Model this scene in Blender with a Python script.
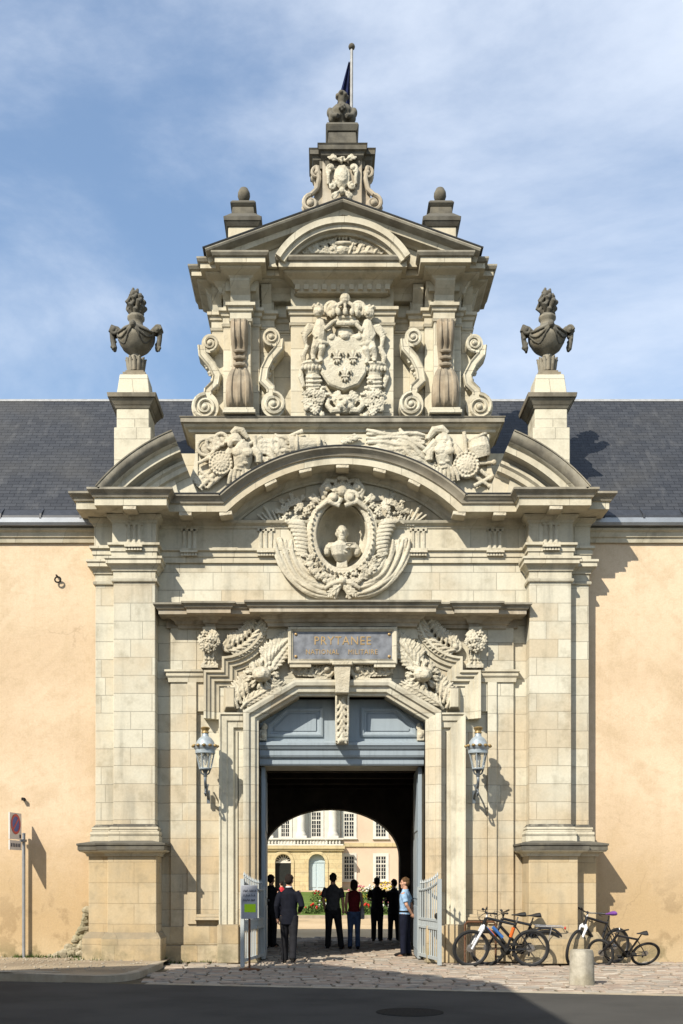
import bpy, bmesh, math, random
from math import sin, cos, pi, radians, sqrt, atan2
from mathutils import Vector, Matrix, noise
random.seed(7)
for o in list(bpy.data.objects): bpy.data.objects.remove(o)
S = bpy.context.scene
# ------------------------------------------------------------------ camera
CX, CY, CZ = -0.4, -21.0, 1.6
cam = bpy.data.cameras.new('camera'); co = bpy.data.objects.new('camera', cam)
S.collection.objects.link(co); S.camera = co
co.location = (CX, CY, CZ); co.rotation_euler = (radians(90), 0, 0)
cam.sensor_width = 36; cam.lens = 1050/1024*36; cam.shift_x = .019; cam.shift_y = .3613
cam.clip_start = .1; cam.clip_end = 3000
S.render.engine = 'CYCLES'
# ------------------------------------------------------------------ world, sun, exposure
SUN_AZ, SUN_EL = radians(36), radians(41)       # sun stands behind the camera, to its left
w = bpy.data.worlds.new('World'); S.world = w; w.use_nodes = True
nt = w.node_tree; N = nt.nodes; LK = nt.links; N.clear()
def wn(t, **k):
    n = N.new(t)
    for a, b in k.items(): setattr(n, a, b)
    return n
wo = wn('ShaderNodeOutputWorld'); bg = wn('ShaderNodeBackground'); bg.inputs[1].default_value = .094
sky = wn('ShaderNodeTexSky', sky_type='NISHITA', sun_disc=False, sun_elevation=SUN_EL, sun_rotation=pi+SUN_AZ, altitude=50, air_density=1.25, dust_density=.6, ozone_density=1.6)
tc = wn('ShaderNodeTexCoord'); mp = wn('ShaderNodeMapping'); mp.inputs['Scale'].default_value = (.8, 1.0, 2.2); mp.inputs['Location'].default_value = (5.1, 2.2, 1.35); mp.inputs['Rotation'].default_value = (0, radians(24), 0)
n1 = wn('ShaderNodeTexNoise'); n1.inputs['Scale'].default_value = 2.1; n1.inputs['Detail'].default_value = 9; n1.inputs['Roughness'].default_value = .6; n1.inputs['Distortion'].default_value = .35
n2 = wn('ShaderNodeTexNoise'); n2.inputs['Scale'].default_value = 1.3; n2.inputs['Detail'].default_value = 2
ad = wn('ShaderNodeMath', operation='MULTIPLY_ADD'); ad.inputs[1].default_value = .55
mr = wn('ShaderNodeMapRange', interpolation_type='SMOOTHSTEP'); mr.inputs[1].default_value = .585; mr.inputs[2].default_value = .97
mr.inputs[3].default_value = .14; mr.inputs[4].default_value = .8
mix = wn('ShaderNodeMix', data_type='RGBA'); mix.inputs[7].default_value = (7.0, 7.6, 8.6, 1)
LK.new(tc.outputs['Generated'], mp.inputs[0]); LK.new(mp.outputs[0], n1.inputs[0]); LK.new(mp.outputs[0], n2.inputs[0])
LK.new(n2.outputs[0], ad.inputs[0]); LK.new(n1.outputs[0], ad.inputs[2]); LK.new(ad.outputs[0], mr.inputs[0])
LK.new(mr.outputs[0], mix.inputs[0]); hs = wn('ShaderNodeHueSaturation'); hs.inputs['Saturation'].default_value = 1.22; hs.inputs['Value'].default_value = 1.3; LK.new(sky.outputs[0], hs.inputs['Color']); LK.new(hs.outputs[0], mix.inputs[6]); LK.new(mix.outputs[2], bg.inputs[0]); LK.new(bg.outputs[0], wo.inputs[0])
sl = bpy.data.lights.new('sun', 'SUN'); sl.energy = 5.0; sl.angle = radians(.5); sl.color = (1, .93, .81)
so = bpy.data.objects.new('sun', sl); S.collection.objects.link(so)
sd = Vector((-sin(SUN_AZ)*cos(SUN_EL), -cos(SUN_AZ)*cos(SUN_EL), sin(SUN_EL)))
so.rotation_euler = sd.to_track_quat('Z', 'Y').to_euler(); so.location = (-20, -40, 40)
V = S.view_settings; V.view_transform = 'Standard'; V.look = 'None'; V.exposure = .53; V.gamma = 1; V.use_curve_mapping = False

# ------------------------------------------------------------------ helpers
def A(px, py, y=0.0):
    """measured spot of the photograph at a real depth y -> (x, z) in metres"""
    s = 1050/(21+y); return (CX+(px-322)/s, CZ+(882-py)/s)
class MB:
    def __init__(s): s.v = []; s.f = []
    def add(s, vs, fs):
        b = len(s.v); s.v += [tuple(p) for p in vs]; s.f += [tuple(b+i for i in f) for f in fs]
    def box(s, x0, x1, y0, y1, z0, z1):
        s.add([(x0,y0,z0),(x1,y0,z0),(x1,y1,z0),(x0,y1,z0),(x0,y0,z1),(x1,y0,z1),(x1,y1,z1),(x0,y1,z1)],
              [(0,3,2,1),(4,5,6,7),(0,1,5,4),(1,2,6,5),(2,3,7,6),(3,0,4,7)])
    def frus(s, cx, cy, z0, z1, a0, a1, b0=None, b1=None):
        b0 = a0 if b0 is None else b0; b1 = a1 if b1 is None else b1
        s.add([(cx-a0,cy-b0,z0),(cx+a0,cy-b0,z0),(cx+a0,cy+b0,z0),(cx-a0,cy+b0,z0),(cx-a1,cy-b1,z1),(cx+a1,cy-b1,z1),(cx+a1,cy+b1,z1),(cx-a1,cy+b1,z1)],
              [(0,3,2,1),(4,5,6,7),(0,1,5,4),(1,2,6,5),(2,3,7,6),(3,0,4,7)])
    def prism(s, poly, y0, y1, axis='y'):
        n = len(poly)
        if axis == 'y': f = lambda p, t: (p[0], t, p[1])
        elif axis == 'x': f = lambda p, t: (t, p[0], p[1])
        else: f = lambda p, t: (p[0], p[1], t)
        s.add([f(p, y0) for p in poly]+[f(p, y1) for p in poly], [tuple(range(n)), tuple(range(2*n-1, n-1, -1))]+[(i, i+n, (i+1) % n+n, (i+1) % n) for i in range(n)])
    def sweep(s, path, prof, fn, closed=False, sgn=1):
        """mitred sweep of a closed profile (a, b) along a 2-D path; a runs along the path's normal, b along the third axis"""
        n = len(path); m = len(prof); vs = []
        def nrm(p, q):
            d = Vector((q[0]-p[0], q[1]-p[1])).normalized(); return Vector((-d.y, d.x))*sgn
        for i in range(n):
            p = path[i]
            a = nrm(path[i-1], p) if (i > 0 or closed) else None
            b = nrm(p, path[(i+1) % n]) if (i < n-1 or closed) else None
            if a is None: k = b
            elif b is None: k = a
            else: k = (a+b)/max(.25, 1+a.dot(b))
            vs += [fn(p[0]+k.x*u, p[1]+k.y*u, t) for u, t in prof]
        fs = []
        for i in range(n if closed else n-1):
            j = (i+1) % n
            for q in range(m): r = (q+1) % m; fs.append((i*m+q, i*m+r, j*m+r, j*m+q))
        if not closed: fs += [tuple(range(m)), tuple((n-1)*m+q for q in range(m-1, -1, -1))]
        s.add(vs, fs)
    def plan(s, path, prof, closed=False):      # profile (out, z)
        s.sweep(path, prof, lambda x, y, t: (x, y, t), closed, -1)
    def face(s, path, prof, y0, closed=False):  # profile (side, out) in the plane of the facade
        s.sweep(path, prof, lambda x, z, t: (x, y0-t, z), closed, 1)
    def lathe(s, prof, c=(0,0,0), n=24):
        m = len(prof); vs = []
        for i in range(n):
            a = 2*pi*i/n; vs += [(c[0]+r*cos(a), c[1]+r*sin(a), c[2]+z) for r, z in prof]
        fs = [(i*m+q, ((i+1) % n)*m+q, ((i+1) % n)*m+q+1, i*m+q+1) for i in range(n) for q in range(m-1)]
        fs += [tuple(i*m for i in range(n-1, -1, -1)), tuple(i*m+m-1 for i in range(n))]
        s.add(vs, fs)
    def ell(s, c, r, R=None, n=10, m=6):
        if not hasattr(r, '__len__'): r = (r, r, r)
        vs = []; C = Vector(c)
        for j in range(1, m):
            t = pi*j/m
            for i in range(n):
                a = 2*pi*i/n; p = Vector((r[0]*sin(t)*cos(a), r[1]*sin(t)*sin(a), r[2]*cos(t)))
                vs.append(C+(R @ p if R else p))
        p = Vector((0, 0, r[2])); q = -p
        vs += [C+(R @ p if R else p), C+(R @ q if R else q)]; k = len(vs)
        fs = [(j*n+i, j*n+n+i, j*n+n+(i+1) % n, j*n+(i+1) % n) for j in range(m-2) for i in range(n)]
        fs += [(k-2, i, (i+1) % n) for i in range(n)]+[(k-1, (m-2)*n+(i+1) % n, (m-2)*n+i) for i in range(n)]
        s.add(vs, fs)
    def el2(s, x, z, y, a, b, c, ang=0, n=8, m=5):   # ellipsoid lying on the facade, long axis turned by ang
        s.ell((x, y, z), (a, c, b), Matrix.Rotation(-ang, 3, 'Y'), n, m)
    def tube(s, pts, rad, n=8, sq=(1, 1), closed=False):
        P = [Vector(p) for p in pts]; k = len(P)
        if not hasattr(rad, '__len__'): rad = [rad]*k
        T = []
        for i in range(k):
            a = P[(i-1) % k] if (i > 0 or closed) else P[i]; b = P[(i+1) % k] if (i < k-1 or closed) else P[i]
            t = b-a; T.append(t.normalized() if t.length > 1e-9 else Vector((0, 0, 1)))
        u = T[0].orthogonal().normalized(); vs = []
        for i in range(k):
            u = u-T[i]*u.dot(T[i]); u = u.normalized() if u.length > 1e-6 else T[i].orthogonal().normalized()
            v = T[i].cross(u)
            for q in range(n):
                a = 2*pi*q/n; vs.append(P[i]+u*(cos(a)*rad[i]*sq[0])+v*(sin(a)*rad[i]*sq[1]))
        fs = [(i*n+q, i*n+(q+1) % n, ((i+1) % k)*n+(q+1) % n, ((i+1) % k)*n+q) for i in range(k if closed else k-1) for q in range(n)]
        if not closed: fs += [tuple(range(n-1, -1, -1)), tuple((k-1)*n+q for q in range(n))]
        s.add(vs, fs)
    def spiral(s, cx, cz, y, r0, r1, turns, a0, rad, hand=1, rise=0):
        k = int(abs(turns)*16)+2; pts = []; rr = []
        for i in range(k):
            t = i/(k-1); a = a0+hand*turns*2*pi*t; r = r0+(r1-r0)*t**.85
            pts.append((cx+r*cos(a), y-rise*t, cz+r*sin(a))); rr.append(rad*(1-.45*t))
        s.tube(pts, rr, 7); s.ell((cx, y-rise, cz), rad*1.5)
    def leaf(s, x, z, y, ang, L, W, lift=.07, curl=0., n=5):
        px, pz = x, z; pts = []; rr = []
        for i in range(n+1):
            t = i/n; a = ang+curl*t; o = lift*sin(pi*min(1, t*.75+.18))
            pts.append((px, y-o, pz)); rr.append(W*.13*(1-.7*t)+.004)
            if i:
                ww = W*.62*sin(pi*(.22+.74*t))+.006
                for sdn in (-1, 1):
                    d = a+sdn*.62; s.el2(px+cos(d)*ww*.62, pz+sin(d)*ww*.62, y-o*.8, ww*.78, min(ww*.27, L/n*.36), max(.016, W*.13), d, 8, 5)
            px += cos(a)*L/n; pz += sin(a)*L/n
        s.tube(pts, rr, 6)
    def flower(s, x, z, y, r, k=5, rnd=random):
        a0 = rnd.random()*6
        for i in range(k):
            a = a0+2*pi*i/k; s.el2(x+cos(a)*r*.6, z+sin(a)*r*.6, y, r*.48, r*.34, r*.35, a, 7, 4)
        s.ell((x, y-r*.3, z), r*.3, None, 7, 4)
    def mirror(s):
        m = MB(); m.v = [(-x, y, z) for x, y, z in s.v]; m.f = [tuple(reversed(f)) for f in s.f]; return m
    def both(s):
        m = s.mirror(); s.add(m.v, m.f); return s
    def xf(s, M):
        s.v = [tuple(M @ Vector(p)) for p in s.v]; return s
    def build(s, name, mat, parent=None, smooth=True, bev=0, vox=0, loc=None, ang=38, flat=None):
        if flat: s.v = [(x, flat[0]+(y-flat[0])*flat[1], z) for x, y, z in s.v]
        me = bpy.data.meshes.new(name); me.from_pydata(s.v, [], s.f)
        bm = bmesh.new(); bm.from_mesh(me); bmesh.ops.recalc_face_normals(bm, faces=bm.faces[:]); bm.to_mesh(me); bm.free()
        for p in me.polygons: p.use_smooth = smooth
        if smooth and not vox: me.set_sharp_from_angle(angle=radians(ang))
        me.materials.append(mat)
        o = bpy.data.objects.new(name, me); S.collection.objects.link(o)
        if parent: o.parent = parent
        if loc: o.location = loc
        if vox:
            r = o.modifiers.new('r', 'REMESH'); r.mode = 'VOXEL'; r.voxel_size = vox; r.use_smooth_shade = True
        elif bev:
            b = o.modifiers.new('b', 'BEVEL'); b.width = bev; b.segments = 1; b.limit_method = 'ANGLE'; b.angle_limit = radians(50)
        return o
def pair(m, name, mat, parent, *a, **k):      # the piece and its mirror image, each an object of its own
    return [m.build(name, mat, parent, *a, **k), m.mirror().build(name, mat, parent, *a, **k)]
def shell(prof, i, j, d=.006):      # thin weathered skin over part of a moulding's profile
    p = prof[i:j]; return [(a-.004, b-.002) for a, b in reversed(p)]+[(a+d, b+(d*.7 if k == len(p)-1 else 0)) for k, (a, b) in enumerate(p)]
def tag(o, label=None, cat=None, group=None, kind=None):
    for k, v in (('label', label), ('category', cat), ('group', group), ('kind', kind)):
        if v: o[k] = v
    return o
def empty(name, loc=(0,0,0), label=None, cat=None, group=None, rot=(0,0,0)):
    o = bpy.data.objects.new(name, None); S.collection.objects.link(o); o.location = loc; o.rotation_euler = rot; o.empty_display_size = .2
    return tag(o, label, cat, group)
def cp(o, parent=None):
    c = o.copy(); S.collection.objects.link(c)
    if parent: c.parent = parent
    for ch in [k for k in bpy.data.objects if k.parent == o]: cp(ch, c)
    return c
def arc(cx, cz, r, a0, a1, n, rz=None):
    rz = r if rz is None else rz
    return [(cx+r*cos(a0+(a1-a0)*i/n), cz+rz*sin(a0+(a1-a0)*i/n)) for i in range(n+1)]
# ------------------------------------------------------------------ materials
class NT:
    def __init__(s, name):
        s.m = bpy.data.materials.new(name); s.m.use_nodes = True; s.t = s.m.node_tree; s.t.nodes.clear()
        s.out = s.n('ShaderNodeOutputMaterial'); s.b = s.n('ShaderNodeBsdfPrincipled'); s.l(s.b.outputs[0], s.out.inputs[0])
        s.tc = s.n('ShaderNodeTexCoord')
    def n(s, t, **k):
        n = s.t.nodes.new(t)
        for a, b in k.items(): setattr(n, a, b)
        return n
    def l(s, a, b): s.t.links.new(a, b)
    def val(s, i, v):
        if isinstance(v, (int, float)): i.default_value = v
        elif isinstance(v, tuple): i.default_value = v if len(v) != 3 or i.type == 'VECTOR' else (*v, 1)
        else: s.l(v, i)
    def noise(s, scale, detail=4, vec=None, sc=None, rough=.55, dist=0):
        n = s.n('ShaderNodeTexNoise'); n.inputs['Scale'].default_value = scale; n.inputs['Detail'].default_value = detail; n.inputs['Roughness'].default_value = rough; n.inputs['Distortion'].default_value = dist
        v = vec or s.tc.outputs['Object']
        if sc:
            m = s.n('ShaderNodeMapping'); m.inputs['Scale'].default_value = sc; s.l(v, m.inputs[0]); v = m.outputs[0]
        s.l(v, n.inputs['Vector']); return n.outputs[0]
    def rng(s, v, a, b, c=0., d=1.):
        n = s.n('ShaderNodeMapRange', interpolation_type='SMOOTHSTEP'); s.val(n.inputs[0], v)
        for i, q in zip((1, 2, 3, 4), (a, b, c, d)): n.inputs[i].default_value = q
        return n.outputs[0]
    def math(s, op, a, b=0.):
        n = s.n('ShaderNodeMath', operation=op); s.val(n.inputs[0], a); s.val(n.inputs[1], b); return n.outputs[0]
    def mix(s, f, a, b, mode='MIX'):
        n = s.n('ShaderNodeMix', data_type='RGBA', blend_type=mode); s.val(n.inputs[0], f); s.val(n.inputs[6], a); s.val(n.inputs[7], b); return n.outputs[2]
    def bump(s, h, d=.01, st=1., prev=None):
        n = s.n('ShaderNodeBump'); n.inputs['Strength'].default_value = st; n.inputs['Distance'].default_value = d; s.l(h, n.inputs['Height'])
        if prev: s.l(prev, n.inputs['Normal'])
        s.l(n.outputs[0], s.b.inputs['Normal']); return n.outputs[0]
    def done(s, col, rough=.9, metal=0., spec=.3):
        s.val(s.b.inputs['Base Color'], col); s.val(s.b.inputs['Roughness'], rough); s.b.inputs['Metallic'].default_value = metal; s.b.inputs['Specular IOR Level'].default_value = spec
        return s.m
    def sep(s, v):
        n = s.n('ShaderNodeSeparateXYZ'); s.l(v, n.inputs[0]); return n.outputs
    def comb(s, x, y, z=0.):
        n = s.n('ShaderNodeCombineXYZ'); s.val(n.inputs[0], x); s.val(n.inputs[1], y); s.val(n.inputs[2], z); return n.outputs[0]
    def nz(s):
        g = s.n('ShaderNodeNewGeometry'); return s.sep(g.outputs['True Normal'])[2]
def plain(name, col, rough=.6, metal=0., spec=.4, var=.15, sc=9):
    t = NT(name); k = t.noise(sc, 3); c2 = tuple(c*(1-var*2) for c in col)
    return t.done(t.mix(t.rng(k, .3, .75), col, c2), rough, metal, spec)
def stone(name, c1, c2, tan, blocks=True, grime=.6, zsplit=None, tanamt=.7, row=.355, wid=.84, streak=.28, dirt=(.10,.095,.08), fine=1., mort=.72, chisel=0):
    t = NT(name); x, y, z = t.sep(t.tc.outputs['Object'])
    if blocks:
        u = t.math('ADD', x, t.math('MULTIPLY', y, .97)); bv = t.comb(t.math('ADD', u, .31), t.math('ADD', z, .02))
        br = t.n('ShaderNodeTexBrick', offset=.5, squash=1.35, squash_frequency=3); t.l(bv, br.inputs['Vector'])
        br.inputs['Color1'].default_value = (*c1, 1); br.inputs['Color2'].default_value = (*c2, 1); br.inputs['Mortar'].default_value = (*[q*mort for q in c2], 1)
        br.inputs['Scale'].default_value = 1; br.inputs['Mortar Size'].default_value = .0065; br.inputs['Mortar Smooth'].default_value = .35; br.inputs['Bias'].default_value = -.1
        br.inputs['Brick Width'].default_value = wid; br.inputs['Row Height'].default_value = row
        b2 = t.n('ShaderNodeTexBrick', offset=.5, squash=1.35, squash_frequency=3); t.l(bv, b2.inputs['Vector'])      # same blocks, second random per block
        for k, q in (('Scale', 1), ('Mortar Size', 0.), ('Brick Width', wid), ('Row Height', row), ('Bias', 0)): b2.inputs[k].default_value = q
        b2.inputs['Color1'].default_value = (0, 0, 0, 1); b2.inputs['Color2'].default_value = (1, 1, 1, 1)
        col = br.outputs[0]; rb = b2.outputs[0]
    else:
        k = t.noise(3.1, 3); col = t.mix(t.rng(k, .35, .65), c1, c2); rb = k
    big = t.noise(.62, 4, rough=.6)
    f = t.rng(t.math('ADD', t.math('MULTIPLY', rb, .22), big), .5, .8, 0, tanamt)
    if zsplit:
        zz = t.math('ADD', z, t.math('MULTIPLY', t.math('ADD', rb, t.noise(.9, 2)), .9))
        f = t.math('MAXIMUM', f, t.math('MULTIPLY', t.rng(zz, zsplit+1.3, zsplit+.5), t.rng(t.math('ADD', big, t.math('MULTIPLY', rb, .35)), .3, .8, .4, 1.)))
    col = t.mix(f, col, tan)
    st = t.noise(2.2, 5, sc=(1.7, 1.7, .17), rough=.62); pat = t.noise(2.6, 6, rough=.65)
    col = t.mix(t.rng(st, .47, .76, 0, streak), col, tuple(q*.42 for q in c2))
    col = t.mix(t.rng(pat, .49, .73, 0, .42), col, (.2, .17, .11))
    so_ = t.noise(1.15, 5, rough=.7); col = t.mix(t.rng(so_, .48, .72, 0, .26), col, (.30,.275,.215)); fn = t.noise(23, 5, rough=.7); col = t.mix(.28*fine, col, t.mix(fn, (.2,.2,.2), (.8,.8,.8)), 'OVERLAY')
    if grime:
        g = t.math('MULTIPLY', t.rng(t.nz(), .15, .55), t.rng(t.noise(5, 4), .2, .55, .45, 1.)); col = t.mix(t.math('MULTIPLY', g, grime), col, dirt)
    if zsplit:
        ms = t.math('MULTIPLY', t.rng(z, .75, .0), t.rng(t.noise(1.9, 6, rough=.7), .42, .66)); col = t.mix(t.math('MULTIPLY', ms, .7), col, (.13,.125,.065)); ds = t.math('MULTIPLY', t.rng(z, 1.3, .1), t.rng(pat, .35, .65)); col = t.mix(t.math('MULTIPLY', ds, .35), col, (.22,.18,.12))
    h = t.math('ADD', t.math('MULTIPLY', fn, .35), t.math('MULTIPLY', pat, .8))
    if blocks: h = t.math('ADD', h, t.math('MULTIPLY', br.outputs['Fac'], -1.6))
    b_ = t.bump(h, .008, .8)
    if chisel: t.bump(t.math('ADD', t.noise(34, 3, rough=.6), t.math('MULTIPLY', t.noise(14, 3), 1.2)), chisel, 1., b_)
    return t.done(col, .92, 0, .2)
M = {}
M['stone'] = stone('cream ashlar', (.555,.525,.42), (.49,.463,.37), (.46,.365,.235), True, .7, 2.9, tanamt=.6, streak=.5)
M['ped'] = stone('tan ashlar', (.54,.485,.36), (.47,.41,.295), (.44,.335,.195), True, .6, 3.0, streak=.5, row=.40, wid=.8)
M['carve'] = stone('carved limestone', (.565,.525,.415), (.49,.455,.355), (.45,.365,.24), False, .25, None, .45, chisel=.013)
M['trim'] = stone('moulded limestone', (.555,.515,.40), (.49,.45,.345), (.43,.35,.23), True, .95, None, .45, row=5, wid=.95, streak=.5, mort=.8, dirt=(.055,.052,.044))
M['upper'] = stone('pale ashlar', (.58,.54,.42), (.515,.475,.365), (.45,.37,.245), True, .75, None, .45, row=.42, wid=.9)
M['old'] = stone('weathered limestone', (.27,.245,.19), (.15,.14,.11), (.28,.215,.14), False, .7, None, .6, streak=.6)
M['warm'] = stone('rain washed limestone', (.45,.40,.31), (.33,.295,.23), (.39,.305,.205), False, .5, None, .6, streak=.65)
M['cyma'] = stone('weathered cornice edge', (.31,.285,.225), (.19,.175,.14), (.32,.275,.20), False, .9, None, .5, streak=.5, dirt=(.045,.042,.036))
M['edge'] = stone('grey cornice edge', (.42,.39,.31), (.29,.265,.21), (.39,.33,.24), False, .9, None, .5, streak=.5, dirt=(.055,.052,.044))
M['dark'] = stone('lichen covered stone', (.13,.122,.10), (.07,.066,.056), (.15,.13,.09), False, .7, None, .5, streak=.4)
M['lead'] = plain('lead flashing', (.09,.092,.095), .55, .3)
# ================================================================== GATEHOUSE
G = empty('gatehouse', (0,0,0), 'tall baroque limestone gatehouse with carved arms, niche and blue-grey doors standing open', 'gatehouse')
def half_wall():
    c = (0, 8.5); a, b = .5, .66
    p = [(0,5.3),(-.86,5.3),(-1.66,4.82),(-1.66,0),(-4.9,0),(-4.9,8.72),(-2.21,8.72)]
    p += [(3.06*sin(-t), 6.54+3.06*cos(t)) for t in [radians(46-46*i/10) for i in range(11)]]
    p += [(-a*sin(t), 8.5+b*cos(t)) for t in [pi*i/14 for i in range(15)]]
    return p
m = MB(); m.prism(half_wall(), 0, .6); m.both(); m.box(-4.9, 4.9, .6, .63, 8.0, 9.2)
for s in (-1, 1):
    m.box(*sorted((s*1.67, s*4.88)), .62, .9, 0, 4.1)
wall = m.build('wall', M['stone'], G, False)
m = MB()     # niche bowl
rows = []
for j in range(9):
    t = j/8*pi/2
    rows.append([(.5*cos(t)*cos(a), .02+.42*sin(t), 8.5+.66*cos(t)*sin(a)) for a in [2*pi*i/28 for i in range(28)]])
m.add([p for r in rows for p in r], [(j*28+i, j*28+(i+1) % 28, j*28+28+(i+1) % 28, j*28+28+i) for j in range(8) for i in range(28)])
nb = m.build('niche', M['carve'], G)
# bay plinths
m = MB(); m.box(-3.62, -2.46, -.14, .002, 0, .34); m.box(-3.62, -2.46, -.08, .001, .34, .72); m.box(-2.46, -2.04, -.36, .002, 0, .76); m.box(-2.04, -1.665, -.30, .003, 0, .74)
pair(m, 'plinth', M['ped'], G, False, .015)
# pedestals with caps and bases
def pedestal():
    m = MB()
    m.box(-4.55, -3.6, -.7, 0, .6, 2.12); m.box(-4.97, -4.55, -.45, .45, .6, 2.12)
    base = [(-.05,.02),(.1,.02),(.1,.5),(.07,.55),(.03,.62),(-.05,.63)]
    path = [(-4.97,.45),(-4.97,-.45),(-4.55,-.45),(-4.55,-.7),(-3.6,-.7),(-3.6,-.02)]
    m.plan(path, base); m.box(-4.54, -3.61, -.69, 0, .02, .6); m.box(-4.96, -4.54, -.44, .44, .02, .6)
    return m, path
m, path = pedestal(); c = MB()
capf = [(-.1,2.10),(.03,2.10),(.05,2.15),(.08,2.17),(.15,2.19),(.17,2.22),(.17,2.30),(.19,2.31),(.19,2.345),(-.1,2.40)]
c.plan(path, capf); cs = MB(); cs.plan(path, shell(capf, 5, 10)); c.box(-4.5, -3.65, -.62, 0, 2.1, 2.39); c.box(-4.9, -4.5, -.38, .4, 2.1, 2.39)
for k in range(2):
    p = (m if k == 0 else m.mirror()).build('pedestal', M['ped'], G, False, .012)
    q = (c if k == 0 else c.mirror()).build('cap_slab', M['trim'], p, False); (cs if k == 0 else cs.mirror()).build('weathered_edge', M['dark'], q, False)
# pilasters
def pilaster():
    m = MB(); m.box(-4.5, -3.68, -.36, 0, 2.38, 7.62); m.box(-4.9, -4.5, -.15, .45, 2.38, 7.62)
    path = [(-4.9,.45),(-4.9,-.15),(-4.5,-.15),(-4.5,-.36),(-3.68,-.36),(-3.68,-.02)]
    b = MB(); b.plan(path, [(-.04,2.39),(.09,2.39),(.09,2.5),(.075,2.51),(.09,2.545),(.085,2.59),(.055,2.6),(.05,2.625),(.065,2.64),(.062,2.68),(.03,2.7),(.0,2.74),(-.04,2.74)])
    k = MB(); k.plan(path, [(-.04,7.50),(.035,7.50),(.045,7.53),(.035,7.56),(.004,7.57),(.004,7.70),(.03,7.71),(.04,7.75),(.09,7.81),(.13,7.83),(.13,7.90),(.155,7.92),(.155,7.965),(-.04,7.965)])
    k.box(-4.5, -3.69, -.35, 0, 7.6, 7.96); k.box(-4.89, -4.5, -.14, .44, 7.6, 7.96)
    return m, b, k
m, b, k = pilaster()
for q in range(2):
    f = (lambda z: z) if q == 0 else (lambda z: z.mirror())
    p = f(m).build('pilaster', M['stone'], G, False, .01); f(b).build('pilaster_base', M['trim'], p, False); f(k).build('capital', M['trim'], p, False)
# entablature : architrave + frieze with ressauts
half = [(-4.92,.45),(-4.92,-.17),(-4.52,-.17),(-4.52,-.38),(-3.66,-.38),(-3.66,-.03)]
full = half+[(-.56, -.03)]
m = MB(); m.plan(full, [(-.1,7.97),(.015,7.97),(.015,8.08),(.035,8.085),(.035,8.18),(.08,8.20),(.08,8.245),(.0,8.25),(0,8.64),(.02,8.66),(.03,8.70),(.09,8.745),(.11,8.79),(-.1,8.80)])
m.box(-4.51, -3.67, -.37, 0, 7.98, 8.79); m.box(-4.91, -4.51, -.16, .44, 7.98, 8.79)
pair(m, 'entablature', M['trim'], G, False)
halfc = [(-4.66,.45),(-4.66,-.17),(-4.26,-.17),(-4.26,-.38),(-3.88,-.38),(-3.88,-.03)]
# the part of the band crossing the bay is cut where the medallion stands; cornice
prof = [(-.12,8.79),(.13,8.80),(.50,8.82),(.50,8.96),(.53,8.97),(.535,8.99),(.56,9.03),(.61,9.075),(.62,9.085),(.62,9.125),(.05,9.2),(-.12,9.2)]
m = MB(); m.plan(halfc, prof); m.box(-4.5, -3.68, -.3, .3, 8.8, 9.19); m.box(-4.9, -4.5, -.1, .4, 8.8, 9.19)
ms = MB(); ms.plan(halfc, shell(prof, 4, 11)); 
for k in range(2):
    q = (m if k == 0 else m.mirror()).build('cornice', M['trim'], G, False); (ms if k == 0 else ms.mirror()).build('weathered_edge', M['cyma'], q, False)
# arched cornice over the bay
th = math.asin(2.21/3.09)
pth = [(-3.64,8.70)]+[(3.09*sin(a), 6.54+3.09*cos(a)) for a in [-th+2*th*i/36 for i in range(37)]]+[(3.64,8.70)]
m = MB(); m.face(pth, [(-.04,0),(-.04,.02),(0,.03),(.045,.09),(.09,.11),(.11,.13),(.12,.5),(.26,.5),(.27,.53),(.29,.535),(.33,.56),(.375,.61),(.385,.62),(.42,.62),(.5,.05),(.5,-.3),(.05,-.3),(.05,0)], -.03)
ac = m.build('arched_cornice', M['trim'], G, True, ang=25); m = MB(); m.face(pth, [(.266,.525),(.27,.536),(.29,.541),(.33,.566),(.375,.616),(.385,.626),(.425,.626),(.418,.6),(.3,.52)], -.03); m.build('weathered_edge', M['cyma'], ac, True, ang=25)
fl = MB(); fl.face(pth, [(.424,.64),(.44,.645),(.52,.06),(.505,.05)], -.03)
fl.build('lead_flashing', M['lead'], ac, True)
# mutules
mm = MB(); mm.box(-.125, .125, -.50, -.2, -.045, .03); mut = mm.build('mutule', M['carve'], G, False, .006)
mut.location = (-4.09, -.37, 8.79)
def place(o, x, y, z, ry=0): c = cp(o, o.parent); c.location = (x, y, z); c.rotation_euler = (0, ry, 0); return c
place(mut, 4.09, -.37, 8.79)
for s in (-1, 1): place(mut, s*3.07, -.02, 8.795); place(mut, s*2.28, -.02, 8.8, s*.12)
for a in (0, 13.2, -13.2, 26.2, -26.2):
    r = radians(a); place(mut, 3.185*sin(r), -.02, 6.54+3.185*cos(r), r)
# triglyphs
tg = MB()
for i in (-1, 0, 1):
    x = i*.105; tg.prism([(x-.045,.0),(x-.02,-.03),(x+.02,-.03),(x+.045,0)], 8.26, 8.64, 'z')
tg.box(-.17, .17, -.03, 0, 8.60, 8.66); tg.box(-.175, .175, -.105, -.0, 8.155, 8.192)
for i in range(6): tg.frus(-.14+i*.056, -.06, 8.095, 8.155, .024, .016, .02, .014)
to = tg.build('triglyph', M['carve'], G, False); to.location = (-4.09, -.382, 0)
place(to, 4.09, -.382, 0)
for s in (-1, 1): place(to, s*3.05, -.032, 0); place(to, s*1.52, -.032, 0)
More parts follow.
